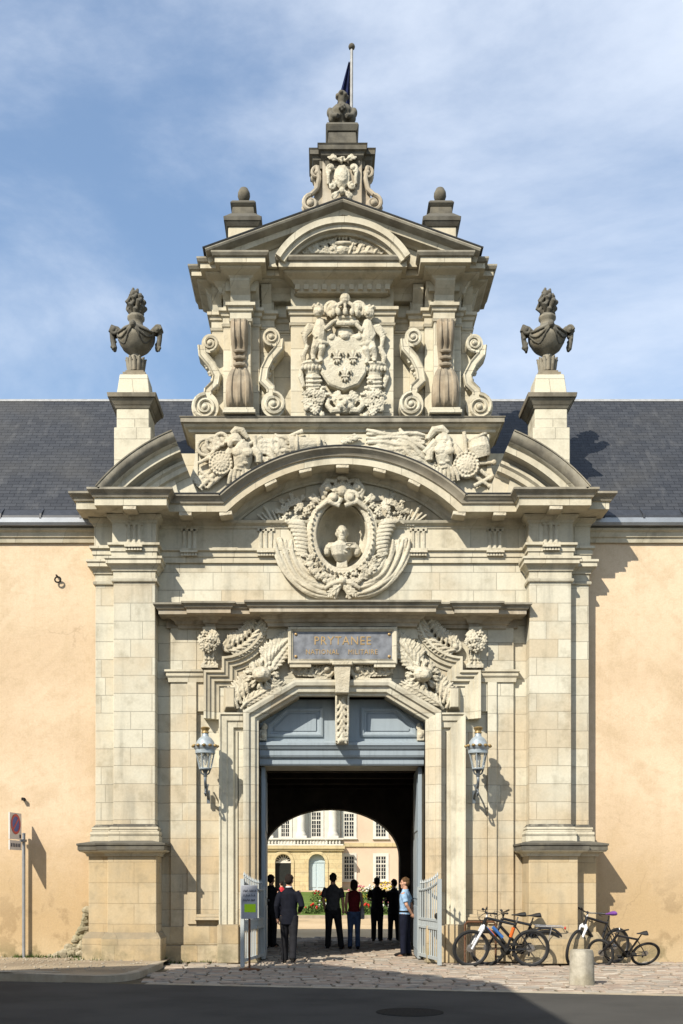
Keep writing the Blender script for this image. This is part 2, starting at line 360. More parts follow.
# broken segmental pediment pieces
def broken():
    c = (-1.86, 6.76); R = 3.28; a0, a1 = radians(140.3), radians(112)
    p = arc(c[0], c[1], R, a0, a1, 12)
    m = MB(); m.face(p, [(0,-.25),(0,.1),(.03,.16),(.06,.2),(.08,.42),(.20,.43),(.22,.48),(.25,.52),(.32,.58),(.36,.6),(.42,.6),(.46,.2),(.46,-.25)], -.4)
    q = arc(c[0], c[1], 3.0, radians(140), radians(112), 10)
    m.face(q, [(0,-.1),(0,.04),(.05,.08),(.07,.17),(.16,.18),(.2,.23),(.26,.23),(.26,-.1)], -.4)
    t = arc(c[0], c[1], 3.3, radians(141.5), radians(112), 10); t = [(-4.5,9.14)]+t[1:]+[(t[-1][0]+.28, 9.14)]
    m.prism(t, -.42, .35)
    t2 = [(-3.9,9.15),(-3.62,9.62),(-3.35,9.78),(-3.2,9.15)]
    m.prism(t2, -.5, -.4)
    fl = MB(); fl.face(arc(c[0], c[1], R, a0, a1, 12), [(.246,.515),(.25,.526),(.32,.586),(.36,.606),(.41,.606),(.4,.58),(.3,.5)], -.4); fl.face(arc(c[0], c[1], R, a0, a1, 12), [(.424,.62),(.445,.625),(.485,.2),(.485,-.3),(.462,-.3),(.462,.2)], -.4)
    sc = MB(); sc.prism([(-2.85,9.12),(-2.85,10.1)]+[(-2.9-.55*(1-cos(a)), 10.1-.92*sin(a)) for a in [pi/2*i/10 for i in range(11)]], -.3, .4); sc.box(-3.9, -2.88, .32, .6, 9.0, 10.3)
    return m, fl, sc
m, fl, sc = broken()
for k in range(2):
    f = (lambda z: z) if k == 0 else (lambda z: z.mirror())
    p = f(m).build('broken_pediment', M['trim'], G, True, ang=25); f(fl).build('weathered_edge', M['cyma'], p); f(sc).build('concave_return', M['upper'], G, True, ang=30)
# attic
m = MB(); m.box(-2.9, 2.9, 0.02, .7, 9.22, 10.46); m.prism([(2.9,9.12),(2.9,10.44),(-2.9,10.44),(-2.9,9.12)]+[(3.3*sin(radians(t)), 6.54+3.3*cos(radians(t))) for t in range(-40,41,4)], -.27, .02); m.build('attic_wall', M['upper'], G, False)
m = MB(); ap = [(-2.9,.7),(-2.9,-.14),(2.9,-.14),(2.9,.7)]; m.box(-2.85, 2.85, -.1, .2, 10.405, 10.76); m.plan(ap, [(-.1,10.40),(.03,10.40),(.05,10.45),(.13,10.48),(.14,10.53),(.2,10.56),(.23,10.60),(.27,10.62),(.27,10.70),(.29,10.72),(-.1,10.77)])
m.box(-2.85, 2.85, .1, .69, 10.3, 10.765); q = m.build('attic_cornice', M['trim'], G, False); m = MB(); m.plan(ap, [(.225,10.602),(.234,10.602),(.276,10.622),(.276,10.70),(.296,10.718),(.296,10.728),(.2,10.74),(.22,10.66)]); m.build('weathered_edge', M['cyma'], q, False)
# upper storey
m = MB(); m.box(-2.33, 2.33, .1, 1.2, 10.74, 13.5); m.box(-1.02, 1.02, -.2, .12, 10.74, 13.5)
m.build('upper_wall', M['upper'], G, False, .01)
m = MB(); m.box(-2.2, -1.8, -.35, .1, 10.74, 13.4); m.box(-2.36, -1.64, -.15, .1, 10.74, 13.4); m.box(-1.64, -1.36, -.04, .1, 10.74, 13.4); m.box(-2.6, -2.33, 0, .8, 10.74, 13.4)
mm_ = m
for k in range(2): (m if k == 0 else m.mirror()).build('upper_pilaster', M['upper'], G, False, .01)
hp = [(-2.6,.8),(-2.6,0),(-2.36,0),(-2.36,-.15),(-2.2,-.15),(-2.2,-.35),(-1.8,-.35),(-1.8,-.15),(-1.64,-.15),(-1.64,-.04),(-1.36,-.04),(-1.36,.1),(-1.02,.1),(-1.02,-.2)]
fp = hp+[(-x, y) for x, y in reversed(hp)]
m = MB(); m.plan(fp, [(-.05,12.62),(.02,12.62),(.035,12.66),(.01,12.68),(.01,12.80),(.04,12.82),(.05,12.88),(.09,12.9),(.09,12.96),(-.05,12.98)])
m.build('upper_architrave', M['trim'], G, False)
hc = [(-2.6,.8),(-2.6,-.05),(-2.4,-.05),(-2.4,-.3),(-2.1,-.3),(-2.1,-.5),(-1.85,-.5),(-1.85,-.06),(-.88,-.06),(-.88,-.35)]
fc = hc+[(-x, y) for x, y in reversed(hc)]
m = MB(); m.plan(fc, [(-.15,13.18),(.0,13.18),(.02,13.2),(.05,13.3),(.12,13.38),(.24,13.43),(.27,13.45),(.27,13.48),(.36,13.49),(.36,13.585),(.39,13.6),(.42,13.65),(.42,13.675),(-.15,13.72)])
m.box(-2.5, 2.5, -.12, .9, 13.3, 13.70); m.box(-2.3, -1.7, -.4, 0, 13.2, 13.69); m.box(1.7, 2.3, -.4, 0, 13.2, 13.69); m.box(-.95, .95, -.3, 0, 13.2, 13.69)
q = m.build('upper_cornice', M['trim'], G, False); m = MB(); m.plan(fc, [(.355,13.584),(.366,13.587),(.396,13.602),(.426,13.65),(.426,13.682),(.3,13.69),(.33,13.62)]); m.build('weathered_edge', M['cyma'], q, False)
# flaring brackets beneath the upper cornice
for x, y, wd in ((-2.0,-.35,.19),(-1.72,-.15,.075),(-2.28,-.15,.075),(-1.5,-.04,.1),(-2.49,0,.09)):
    for s in (-1, 1):
        m = MB(); m.prism([(y,12.98),(y-.05,12.98),(y-.08,13.1),(y-.2,13.24),(y-.24,13.3),(y-.24,13.4),(y,13.4)], s*x-wd, s*x+wd, 'x'); m.build('cornice_bracket', M['trim'], G, False)
m = MB(); m.box(-.045, .045, -.42, -.18, 13.22, 13.36); d0 = m.build('dentil', M['trim'], G, False)
for i in range(11):
    d = d0 if i == 0 else cp(d0, G); d.location.x = -.885+i*.177
# triangular pediment
m = MB(); m.face([(-2.56,13.5),(0,14.42),(2.56,13.5)], [(0,-.3),(0,.2),(.03,.25),(.06,.38),(.15,.4),(.17,.46),(.2,.53),(.23,.55),(.25,.55),(.27,-.3)], -.35); pe = MB(); pe.face([(-2.56,13.5),(0,14.42),(2.56,13.5)], [(.146,.39),(.15,.407),(.17,.467),(.2,.537),(.23,.557),(.254,.557),(.25,.52),(.17,.42)], -.35)
m.prism([(-2.2,13.6),(2.2,13.6),(0,14.45)], -.52, .6)
pedm = m.build('pediment', M['trim'], G, False); pe.build('weathered_edge', M['edge'], pedm, False)
fl = MB(); fl.face([(-2.6,13.49),(0,14.42),(2.6,13.49)], [(.252,.57),(.27,.58),(.30,-.35),(.275,-.35)], -.35); fl.build('lead_flashing', M['lead'], pedm)
ca = 14.38-1.52; aa = math.asin(1.28/1.52)
m = MB(); m.face([((1.52-.26)*sin(t), ca+(1.52-.26)*cos(t)) for t in [-aa*1.02+2.04*aa*i/28 for i in range(29)]], [(0,-.05),(0,.14),(.04,.16),(.06,.24),(.13,.25),(.15,.3),(.2,.3),(.26,.31),(.26,-.05)], -.54)
m.build('segmental_pediment', M['trim'], G, True, ang=28)
# top pedestal and finials
m = MB(); m.box(-.39, .39, -.3, .5, 14.3, 15.86); m.box(-.78, .78, -.2, .4, 14.3, 14.9); m.box(-.56, .56, -.18, .38, 14.9, 15.8)
for s in (-1, 1):
    m.lathe([(.2,0),(.2,.5)], (0,0,0), 18) if 0 else None
top = m.build('top_pedestal', M['warm'], G, False, .012)
for s in (-1, 1):
    m = MB()
    m.spiral(s*.62, 15.0, -.27, .17, .03, 1.6, pi/2, .045, -s); m.spiral(s*.5, 15.62, -.24, .12, .02, 1.4, pi/2, .036, -s)
    m.tube([(s*.62,-.25,15.18),(s*.5,-.24,15.3),(s*.46,-.24,15.5),(s*.5,-.24,15.74)], .05)
    m.ell((s*.62,-.12,15.0), (.19,.16,.19)); m.ell((s*.5,-.1,15.62), (.13,.16,.13))
    m.build('volute', M['warm'], top)
m = MB(); m.plan([(-.5,.5),(-.5,-.18),(-.33,-.18),(-.33,-.32),(.33,-.32),(.33,-.18),(.5,-.18),(.5,.5)], [(-.1,15.72),(0,15.72),(.02,15.8),(.08,15.86),(.1,15.92),(.14,15.94),(.14,16.02),(.16,16.05),(-.1,16.08)])
m.box(-.45, .45, -.25, .45, 15.7, 16.07); m.build('cap_slab', M['dark'], top, False)
m = MB(); m.frus(0, .05, 16.06, 16.45, .3, .27); m.frus(0, .05, 16.45, 16.55, .29, .33); m.frus(0, .05, 16.55, 16.62, .33, .3)
m.build('block', M['dark'], top, False, .01)
m = MB(); x0, z0 = A(342, 178, -.3)
m.el2(x0, z0, -.33, .26, .17, .06, pi/2); m.el2(x0, z0, -.37, .18, .11, .06, pi/2)
for s in (-1, 1):
    m.spiral(x0+s*.22, z0+.16, -.36, .09, .02, 1.3, -pi/2, .03, s); m.spiral(x0+s*.2, z0-.2, -.36, .08, .02, 1.3, pi/2, .028, s)
    m.tube([(x0+s*.3, -.34, z0+.14), (x0+s*.27, -.36, z0), (x0+s*.27, -.34, z0-.16)], .035); m.leaf(x0+s*.05, z0+.28, -.34, pi/2-s*1.1, .25, .14)
    m.leaf(x0+s*.04, z0-.3, -.34, -pi/2+s*.8, .2, .12)
m.flower(x0, z0+.34, -.36, .09); m.ell((x0,-.36,z0-.3), .07)
m.build('cartouche', M['carve'], top, vox=.012)
# crowning carved figure
m = MB(); m.lathe([(.05,16.62),(.2,16.62),(.2,16.66),(.13,16.7),(.12,16.76),(.2,16.86),(.23,16.98),(.2,17.08),(.1,17.14),(.07,17.2),(.09,17.26),(.11,17.34),(.08,17.42),(.02,17.46)], (0,.05,0), 14)
for s in (-1, 1):
    m.ell((s*.24,.0,16.98), (.07,.08,.1)); m.ell((s*.2,-.05,16.83), (.08,.08,.1)); m.tube([(s*.24,0,17.0),(s*.2,-.1,16.85),(s*.08,-.17,16.8)], .05)
for i in range(7): m.ell((.1*cos(i*.9), .05+.1*sin(i*.9), 17.33+.03*(i % 2)), .045)
m.flower(0, 16.96, -.19, .08)
m.build('finial', M['dark'], G, vox=.016)
fm = MB(); fm.box(-.29, .29, -.29, .29, 13.5, 14.66); 
cap = MB(); cap.frus(0, 0, 14.58, 14.66, .31, .36); cap.frus(0, 0, 14.66, 14.75, .37, .38); cap.frus(0, 0, 14.75, 14.88, .37, .25); cap.frus(0, 0, 14.86, 15.04, .23, .21); cap.frus(0, 0, 15.04, 15.1, .21, .26); cap.frus(0, 0, 15.1, 15.16, .26, .22); cap.frus(0, 0, 15.16, 15.2, .2, .12)
ball = MB(); ball.lathe([(.02,15.19),(.09,15.2),(.06,15.25),(.1,15.29),(.125,15.37),(.12,15.44),(.08,15.52),(.02,15.55)], (0,0,0), 16)
for s in (-1, 1):
    p = fm.build('finial_pedestal', M['upper'], G, False, .012); p.location = (s*1.97, .1, 0)
    cap.build('cap_slab', M['dark'], p, False, .01); ball.build('ball_finial', M['dark'], p)
# urn pedestals behind the broken pediment
def urn_ped():
    m = MB(); m.box(-.37, .37, -.40, .40, 9.0, 10.72); m.box(-.325, .325, -.36, .36, 10.72, 11.16)
    k = MB(); k.frus(0, 0, 11.10, 11.16, .34, .37, .37, .40); k.frus(0, 0, 11.16, 11.28, .37, .46, .40, .48); k.frus(0, 0, 11.28, 11.37, .48, .495, .50, .52); k.frus(0, 0, 11.37, 11.45, .495, .33)
    u = MB(); u.frus(0, 0, 11.42, 11.84, .33, .28); u.frus(0, 0, 11.84, 11.87, .28, .2)
    return m, k, u
um, uk, uu = urn_ped()
UX = 4.2; UY = .45
for s in (-1, 1):
    p = um.build('urn_pedestal', M['upper'], G, False, .012); p.location = (s*UX, UY, 0)
    uk.build('cap_slab', M['old'], p, False, .01); uu.build('block', M['upper'], p, False, .012)
# ---- portal
m = MB()
m.box(-3.42, -2.9, -.07, .004, .34, 6.7); m.box(-3.08, -2.9, -.11, 0, .76, 5.58)
m.prism([(-2.5,4.9),(-1.98,4.9),(-1.98,4.9),(-1.1,5.55),(-.3,5.55),(-.3,6.75),(-2.9,6.75),(-2.9,5.0),(-2.5,5.0)], -.06, .002)
m.box(-2.06, -1.95, -.1, .003, .7, 4.95)
m.box(-2.93, -2.4, -.16, 0, .84, .9); m.box(-2.9, -2.42, -.11, 0, .9, .96)
pair(m, 'portal_plate', M['stone'], G, False, .006)
m = MB(); m.plan([(-3.44,0),(-3.44,-.08),(-2.76,-.08)], [(-.05,5.58),(.02,5.58),(.03,5.66),(.06,5.7),(.06,5.76),(.09,5.78),(.09,5.82),(-.05,5.84)]); m.box(-3.43, -2.77, -.07, .0, 5.6, 5.83)
pair(m, 'strip_capital', M['trim'], G, False)
pr = [(-.29,-.02),(-.29,.09),(-.22,.1),(-.2,.15),(-.13,.16),(-.115,.2),(-.06,.215),(-.045,.25),(0,.25),(0,-.02)]
m = MB(); m.face([(-2.74,4.84),(-2.74,5.79),(-2.38,5.79),(-2.38,6.06)]+[(-2.38+.86*cos(a), 6.94+.88*sin(a)) for a in [-pi/2+.1+(pi/2-.1)*i/12 for i in range(13)]]+[(-1.5,6.99)], pr, 0)
mo = m
n_ = MB(); n_.face([(-2.44,.76),(-2.44,4.95),(-1.97,4.95)], [(-.36,-.02),(-.36,.1),(-.3,.11),(-.28,.16),(-.17,.17),(-.15,.2),(-.05,.21),(-.03,.24),(0,.24),(0,-.02)], 0)
for k in range(2):
    f = (lambda z: z) if k == 0 else (lambda z: z.mirror())
    p = f(mo).build('portal_moulding', M['trim'], G, True, ang=25); f(n_).build('jamb_moulding', M['trim'], G, False)
m = MB(); m.face([(-1.66,.3),(-1.66,4.82),(-.86,5.3),(.86,5.3),(1.66,4.82),(1.66,.3)], [(0,-.4),(0,.1),(.05,.11),(.07,.16),(.17,.18),(.19,.23),(.25,.25),(.3,.25),(.3,-.01),(.12,-.4)], 0)
m.build('door_surround', M['stone'], G, False, .006)
m = MB()
m.prism([(-1.5,6.42),(-1.5,6.8),(1.5,6.8),(1.5,6.42),(1.08,6.42),(1.08,6.6),(-1.08,6.6),(-1.08,6.42)], -.2, -.05); m.build('frieze_band', M['trim'], G, False)
# portal cornice
pc = [(-3.24,0),(-3.24,-.1),(-2.68,-.1),(-2.68,-.2),(-2.54,-.2),(-2.54,-.12),(-1.45,-.12),(-1.45,-.28)]; pc = pc+[(-x, y) for x, y in reversed(pc)]
m = MB(); m.plan(pc, [(-.08,6.64),(.02,6.64),(.03,6.70),(.07,6.72),(.09,6.77),(.15,6.80),(.17,6.83),(.36,6.84),(.36,6.92),(.39,6.94),(.41,6.98),(.45,7.01),(.45,7.04),(-.08,7.10)])
m.box(-3.5, 3.5, -.08, 0.0, 6.66, 7.09); m.box(-1.42, 1.42, -.25, 0, 6.66, 7.088)
q = m.build('portal_cornice', M['warm'], G, False); m = MB(); m.plan(pc, [(.385,6.938),(.396,6.94),(.416,6.98),(.456,7.01),(.456,7.046),(.3,7.07),(.4,7.0)]); m.build('weathered_edge', M['cyma'], q, False)
# keystone, diamond blocks
m = MB(); m.prism([(-.13,5.32),(.13,5.32),(.17,5.93),(-.17,5.93)], -.36, 0)
m.box(-.2, .2, -.4, 0, 5.86, 5.94); ks = m.build('keystone', M['carve'], G, False, .01)
m = MB(); m.box(-.13, .13, -.1, .3, 4.36, 5.32)
for i in range(6): m.leaf(0, 5.25-i*.14, -.1, -pi/2+.0, .16, .2, .07)
for s in (-1, 1): m.tube([(s*.115,-.13,5.3),(s*.12,-.14,4.8),(s*.1,-.13,4.4)], .025)
m.ell((0,-.12,4.42), (.1,.08,.06)); m.build('keystone_pendant', M['carve'], ks, vox=.012)
m = MB(); m.add([(-2.36,-.05,4.99),(-2.08,-.05,4.99),(-2.08,-.05,5.5),(-2.36,-.05,5.5),(-2.30,-.24,5.06),(-2.14,-.24,5.06),(-2.14,-.24,5.44),(-2.30,-.24,5.44)], [(0,1,5,4),(1,2,6,5),(2,3,7,6),(3,0,4,7),(4,5,6,7),(3,2,1,0)])
pair(m, 'diamond_block', M['trim'], G, False, .01)
# transom and doors
def painted(name, col):
    t = NT(name); st = t.noise(3, 5, sc=(5, 5, .3)); fn = t.noise(14, 4)
    c = t.mix(t.rng(st, .45, .8, 0, .45), col, tuple(q*.6 for q in col)); c = t.mix(t.rng(fn, .6, .8, 0, .35), c, tuple(q*.7 for q in col)); t.bump(st, .004, .5)
    return t.done(c, .55, 0, .4)
M['blue'] = painted('blue grey paint', (.26,.305,.335)); M['gate'] = painted('pale grey gate paint', (.36,.39,.39))
m = MB(); m.prism([(-1.68,4.2),(-1.68,4.84),(-.87,5.34),(.87,5.34),(1.68,4.84),(1.68,4.2)], .3, .38)
tr = m.build('transom', M['blue'], G, False)
m = MB(); m.plan([(-1.66,.3),(1.66,.3)], [(-.06,3.96),(.03,3.96),(.05,3.99),(.05,4.1),(.1,4.12),(.12,4.16),(.12,4.26),(.15,4.28),(.18,4.33),(.2,4.35),(.2,4.4),(.05,4.45),(-.06,4.45)])
m.build('beam', M['blue'], tr, False)
pp = [(-1.48,4.56),(-1.48,4.78),(-1.06,5.16),(-.7,5.16),(-.7,4.56)]
pp = [(-1.52,4.54),(-1.52,4.78),(-1.13,5.13),(-.38+.0,5.13),(-.38,4.54)]
m = MB(); m.face(pp, [(0,0),(0,.035),(-.03,.05),(-.06,.05),(-.08,.02),(-.12,.012),(-.12,0)], .3, True); m.prism([(-1.36,4.66),(-1.36,4.72),(-1.06,5.0),(-.52,5.0),(-.52,4.66)], .27, .3)
for k in range(2): (m if k == 0 else m.mirror()).build('panel', M['blue'], tr, False)
for s in (-1, 1):
    m = MB()
    m.spiral(s*1.58, 4.72, .2, .07, .02, 1.2, pi/2, .03, s); m.box(*sorted((s*1.52, s*1.66)), .14, .3, 4.45, 4.66); m.ell((s*1.59,.16,4.56), (.06,.06,.08))
    m.build('corbel', M['carve'], tr, vox=.012)
def leafdoor():
    m = MB(); m.box(-.04, .04, 0, 1.55, .02, 3.95)
    for z0, z1 in ((.2,1.1),(1.25,2.5),(2.65,3.75)):
        for x in (-.055, .04): m.box(x, x+.015, .15, 1.4, z0, z1)
    return m
dl = leafdoor()
for s in (-1, 1):
    d = dl.build('door_leaf', M['blue'], G, False, .008); d.location = (s*1.6, .42, 0); d.rotation_euler = (0, 0, s*radians(-1.5))
    h = MB(); h.tube([(0,.15,.5),(0,.15,3.5)], .02); h.ell((s*-.07,1.4,1.2), .03); h.build('handle', M['lead'], d)
# passage behind the doors
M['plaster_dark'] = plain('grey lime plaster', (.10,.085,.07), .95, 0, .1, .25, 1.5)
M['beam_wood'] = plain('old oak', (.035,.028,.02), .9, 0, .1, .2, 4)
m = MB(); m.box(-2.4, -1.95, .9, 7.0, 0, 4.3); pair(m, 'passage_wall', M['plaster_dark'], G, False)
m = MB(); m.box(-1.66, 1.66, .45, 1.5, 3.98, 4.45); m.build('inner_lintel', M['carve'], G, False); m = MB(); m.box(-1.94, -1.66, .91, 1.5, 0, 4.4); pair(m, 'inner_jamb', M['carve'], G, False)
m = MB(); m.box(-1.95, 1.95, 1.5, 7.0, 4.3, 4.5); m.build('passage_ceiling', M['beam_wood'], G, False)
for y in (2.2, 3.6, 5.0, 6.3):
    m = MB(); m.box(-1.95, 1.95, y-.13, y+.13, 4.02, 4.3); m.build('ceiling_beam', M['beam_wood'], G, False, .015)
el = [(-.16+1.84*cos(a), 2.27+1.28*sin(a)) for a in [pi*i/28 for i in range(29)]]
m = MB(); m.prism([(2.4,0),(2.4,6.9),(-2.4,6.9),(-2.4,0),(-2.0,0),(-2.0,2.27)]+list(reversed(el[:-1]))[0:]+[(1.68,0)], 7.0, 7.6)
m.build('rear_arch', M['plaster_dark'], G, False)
# ================================================================== carved ornament
def AP(px, py, y): x, z = A(px, py, y); return x, z
M['console'] = stone('rain streaked limestone', (.39,.33,.24), (.27,.225,.165), (.36,.265,.165), False, .5, None, .6, streak=.75)
# console brackets (seen from the front as ribbed scrolls)
def console():
    m = MB(); K = [(12.62,.165,.08),(12.6,.168,.15),(12.52,.17,.20),(12.38,.17,.215),(12.24,.168,.19),(12.13,.16,.12),(12.03,.148,.075),(11.92,.138,.06),(11.82,.132,.055),(11.72,.14,.05),(11.66,.165,.06),(11.58,.205,.11),(11.48,.235,.165),(11.35,.255,.21),(11.2,.262,.225),(11.07,.262,.21),(10.97,.258,.165),(10.91,.252,.11),(10.89,.25,.07)]
    n = 41; vs = []
    for z, w_, d in K:
        for i in range(n): u = -1+2*i/(n-1); vs.append((w_*u, -.35-d*(1-.3*u**4)-(.018 if d > .1 else .008)*max(-1, min(1, 2.2*cos(u*3*pi))), z))
        vs += [(w_, -.3, z), (-w_, -.3, z)]
    k = n+2; fs = [(j*k+i, j*k+(i+1) % k, (j+1)*k+(i+1) % k, (j+1)*k+i) for j in range(len(K)-1) for i in range(k)]+[tuple(range(k)), tuple((len(K)-1)*k+i for i in range(k-1, -1, -1))]
    m.add(vs, fs)
    for i in range(3): z = 12.0-i*.13; m.ell((0,-.41,z), (.125,.07,.05))
    b = MB(); b.box(-.32, .32, -.50, -.2, 10.765, 10.84); b.box(-.29, .29, -.47, -.2, 10.84, 10.89)
    return m, b
m, b = console()
for s in (-1, 1):
    o = m.build('console', M['console'], G, ang=30); o.location = (s*2.02, 0, 0); b.build('base_block', M['upper'], o, False, .01)
# flat scrolls flanking the consoles
def scroll(outer):
    m = MB(); s = -1
    if outer: lo = (-2.72, 11.02, .27); hi = (-2.62, 12.28, .17); y = -.02; h = 1
    else: lo = (-1.36, 11.02, .24); hi = (-1.4, 12.34, .17); y = -.14; h = -1
    for (cx, cz, r) in (lo, hi):
        m.prism([(cx+r*cos(a), cz+r*1.1*sin(a)) for a in [2*pi*i/26 for i in range(26)]], y-.16, y+.2)
    hd = 1 if outer else -1
    m.spiral(lo[0], lo[1], y-.17, lo[2]*.95, .03, 2.3, pi/2, .042, hd); m.spiral(hi[0], hi[1], y-.17, hi[2]*.95, .03, 1.9, -pi/2, .034, hd)
    dx = 1 if outer else -1
    p = [(hi[0]-dx*.17, hi[1]-.02), (hi[0]-dx*.15, hi[1]-.2), (hi[0]+dx*.02, hi[1]-.4), (hi[0]+dx*.13, hi[1]-.62), (lo[0]+dx*.2, lo[1]+.48), (lo[0]+dx*.06, lo[1]+.34), (lo[0]+dx*.05, lo[1]+.25)]
    q = []
    for i in range(len(p)-1):
        for t in (0, .34, .67): q.append((p[i][0]+(p[i+1][0]-p[i][0])*t, p[i][1]+(p[i+1][1]-p[i][1])*t))
    q.append(p[-1])
    m.face(q, [(-.085,-.18),(-.085,.15),(-.06,.175),(-.035,.15),(.035,.15),(.06,.175),(.085,.15),(.085,-.18)], y)
    m.prism([(q[3][0], q[3][1])]+q[4:]+[(lo[0]+dx*.28, lo[1]+.1), (hi[0]+dx*.2, hi[1]-.3)], y+.06, y+.18)
    lv = MB()
    for i in range(4):
        x = hi[0]-dx*(.02-.05*i); z = hi[1]-.36-i*.15
        lv.leaf(x+dx*.06, z, y-.04, (pi if outer else 0)-dx*.5*(-1 if not outer else 1)*0+(.5 if outer else -.5)+ (0 if outer else 0), .16-.015*i, .1, .06)
        lv.ell((x-dx*.03, y-.06, z-.03), (.05,.06,.055))
    return m, lv
for outer in (1, 0):
    m, lv = scroll(outer)
    for k in range(2):
        f = (lambda z: z) if k == 0 else (lambda z: z.mirror())
        p = f(m).build('scroll', M['upper'], G, True, ang=30); f(lv).build('leaf_ornament', M['carve'], p, vox=.0095)
# ---- coat of arms
Y = -.22
def P(px, py): return A(px, py, Y-.1)
m = MB(); sh = [(-.40,12.26),(-.3,12.34),(0,12.28),(.3,12.34),(.40,12.26),(.46,11.9),(.42,11.6),(.28,11.38),(0,11.27),(-.28,11.38),(-.42,11.6),(-.46,11.9)]
m.prism([(x*1.06+.02, 11.82+(z-11.82)*1.02) for x, z in sh], Y-.17, Y+.02); coa = m.build('shield', M['carve'], G, False, .03)
def fleur(m, x, z, y, s):
    m.el2(x, z+.03*s, y, .105*s, .045*s, .04, pi/2)
    for d in (-1, 1):
        m.tube([(x+d*.015*s, y, z-.05*s), (x+d*.06*s, y-.01, z+.045*s), (x+d*.11*s, y-.01, z+.04*s), (x+d*.12*s, y, z-.01*s)], [.028*s,.034*s,.03*s,.015*s], 6)
        m.el2(x+d*.035*s, z-.1*s, y, .05*s, .02*s, .03, -pi/2+d*.5)
    m.el2(x, z-.11*s, y, .055*s, .022*s, .03, pi/2); m.box(x-.075*s, x+.075*s, y-.035, y+.02, z-.065*s, z-.035*s)
for px, py in ((337,358),(353,358),(345,376)):
    m = MB(); x, z = P(px, py); fleur(m, x, z, Y-.19, 1.05); m.build('fleur_de_lis', M['carve'], coa, ang=60)
m = MB()    # scrolled frame, mask and crown
x, z = P(345, 406); R = random.Random(3)
m.ell((x,Y-.14,z+.02), (.2,.16,.2)); m.ell((x,Y-.3,z+.02), (.05,.06,.07))
for s in (-1, 1):
    m.ell((x+s*.08,Y-.26,z+.09), (.05,.05,.03)); m.ell((x+s*.1,Y-.24,z-.05), (.08,.07,.06))
    for i in range(3): m.leaf(x+s*.06, z+.08, Y-.1, pi/2-s*(.5+.38*i), .24, .12, .1)
    m.tube([(x+s*.1,Y-.2,z-.1),(x+s*.25,Y-.2,z-.12),(x+s*.35,Y-.17,z),(x+s*.33,Y-.14,z+.15)], [.08,.07,.06,.04])
    m.tube([(x+s*.3,Y-.1,z+.12),(x+s*.47,Y-.12,z+.3),(x+s*.58,Y-.11,z+.5),(x+s*.6,Y-.1,z+.7)], [.07,.065,.055,.04])
    for i in range(3): m.tube([(x+s*(.3+.08*i),Y-.2,z+.2+.13*i),(x+s*(.38+.06*i),Y-.22,z+.2+.13*i),(x+s*(.44+.05*i),Y-.17,z+.15+.13*i)], .035)
    m.spiral(x+s*.5, z+1.02, Y-.13, .13, .02, 1.5, pi/2, .045, s, .03)
    m.spiral(x+s*.27, z+1.32, Y-.16, .14, .02, 1.5, pi/2, .05, -s, .03); m.spiral(x+s*.16, z+1.3, Y-.1, .12, .02, 1, 0, .05, s)
    m.spiral(x+s*.25, z+1.93, Y-.10, .15, .03, 1.6, -pi/2+s*.4, .055, s, .04)
m.tube([(x+.24*cos(a), Y-.14-.12*max(0, -sin(a)), z+1.62+.05*sin(a)) for a in [2*pi*i/20 for i in range(20)]], .055, closed=True)
m.tube([(x+.2*cos(a), Y-.1-.1*max(0, -sin(a)), z+1.72) for a in [2*pi*i/20 for i in range(20)]], .035, closed=True)
for i in range(7):
    a = pi+pi*i/6; m.ell((x+.27*cos(a), Y-.15+.13*sin(a), z+1.8), (.05,.05,.08))
for i in range(5):
    a = pi*i/4; m.tube([(x+.25*cos(a),Y-.16,z+1.8),(x+.2*cos(a),Y-.18,z+1.95),(x,Y-.17,z+2.06)], .03)
m.ell((x,Y-.14,z+2.1), (.11,.12,.13)); m.ell((x,Y-.1,z+1.45), (.18,.1,.13)); m.ell((x,Y-.2,z+1.34), (.1,.1,.08))
m.leaf(x, z+2.1, Y-.1, pi/2, .2, .2, .06)
m.build('arms_frame', M['carve'], coa, vox=.009, flat=(Y, .78))
def cherub():
    m = MB(); y = Y-.2
    def Q(px, py, dy=0): x, z = P(px, py); return (x, y+dy, z)
    hx = Q(319, 312); hx = (hx[0]-.01, hx[1]-.07, hx[2]-.05); m.ell(hx, (.11,.11,.12)); m.ell((hx[0]+.03, y-.16, hx[2]-.02), (.045,.04,.05))
    R = random.Random(5)
    for i in range(16):
        a = R.uniform(0, 2*pi); b = R.uniform(0, 1.2); m.ell((hx[0]-.02+.095*cos(a)*sin(b+.4), y-.07-.06*sin(a), hx[2]+.03+.09*cos(b)), .035)
    m.tube([Q(320,321), Q(320,329,-.02), Q(319.5,338,-.04), Q(319,345)], [.07,.125,.125,.13])
    m.tube([Q(321,328,-.04), Q(326,332,-.1), Q(332,326,-.1), Q(336,323,-.06)], [.055,.05,.042,.035])
    m.tube([Q(317,328,-.04), Q(314,336,-.06), Q(317,342,-.12)], [.055,.05,.04])
    m.tube([Q(317,343,-.02), Q(315,351,-.12), Q(313,357,-.05), Q(313.5,362,-.05)], [.085,.075,.055,.045]); m.tube([Q(322,344,-.02), Q(322,352,-.1), Q(320,359,-.03), Q(321,364,-.05)], [.085,.07,.055,.045])
    m.ell(Q(313,363,-.1), (.04,.08,.03)); m.ell(Q(321,365,-.1), (.04,.08,.03))
    for i in range(6):
        a = Q(315, 326, .08); m.tube([a, Q(309-i*1.0, 326+i*2.2, .05), Q(301+i*1.3, 333+i*4, .09)], [.035,.055,.025])
    m.tube([Q(316,342,-.06), Q(322,347,-.12), Q(328,346,-.05)], [.06,.05,.04]); m.tube([Q(308,346,.04),Q(303,356,.08),Q(305,366,.1)],[.04,.06,.03])
    return m
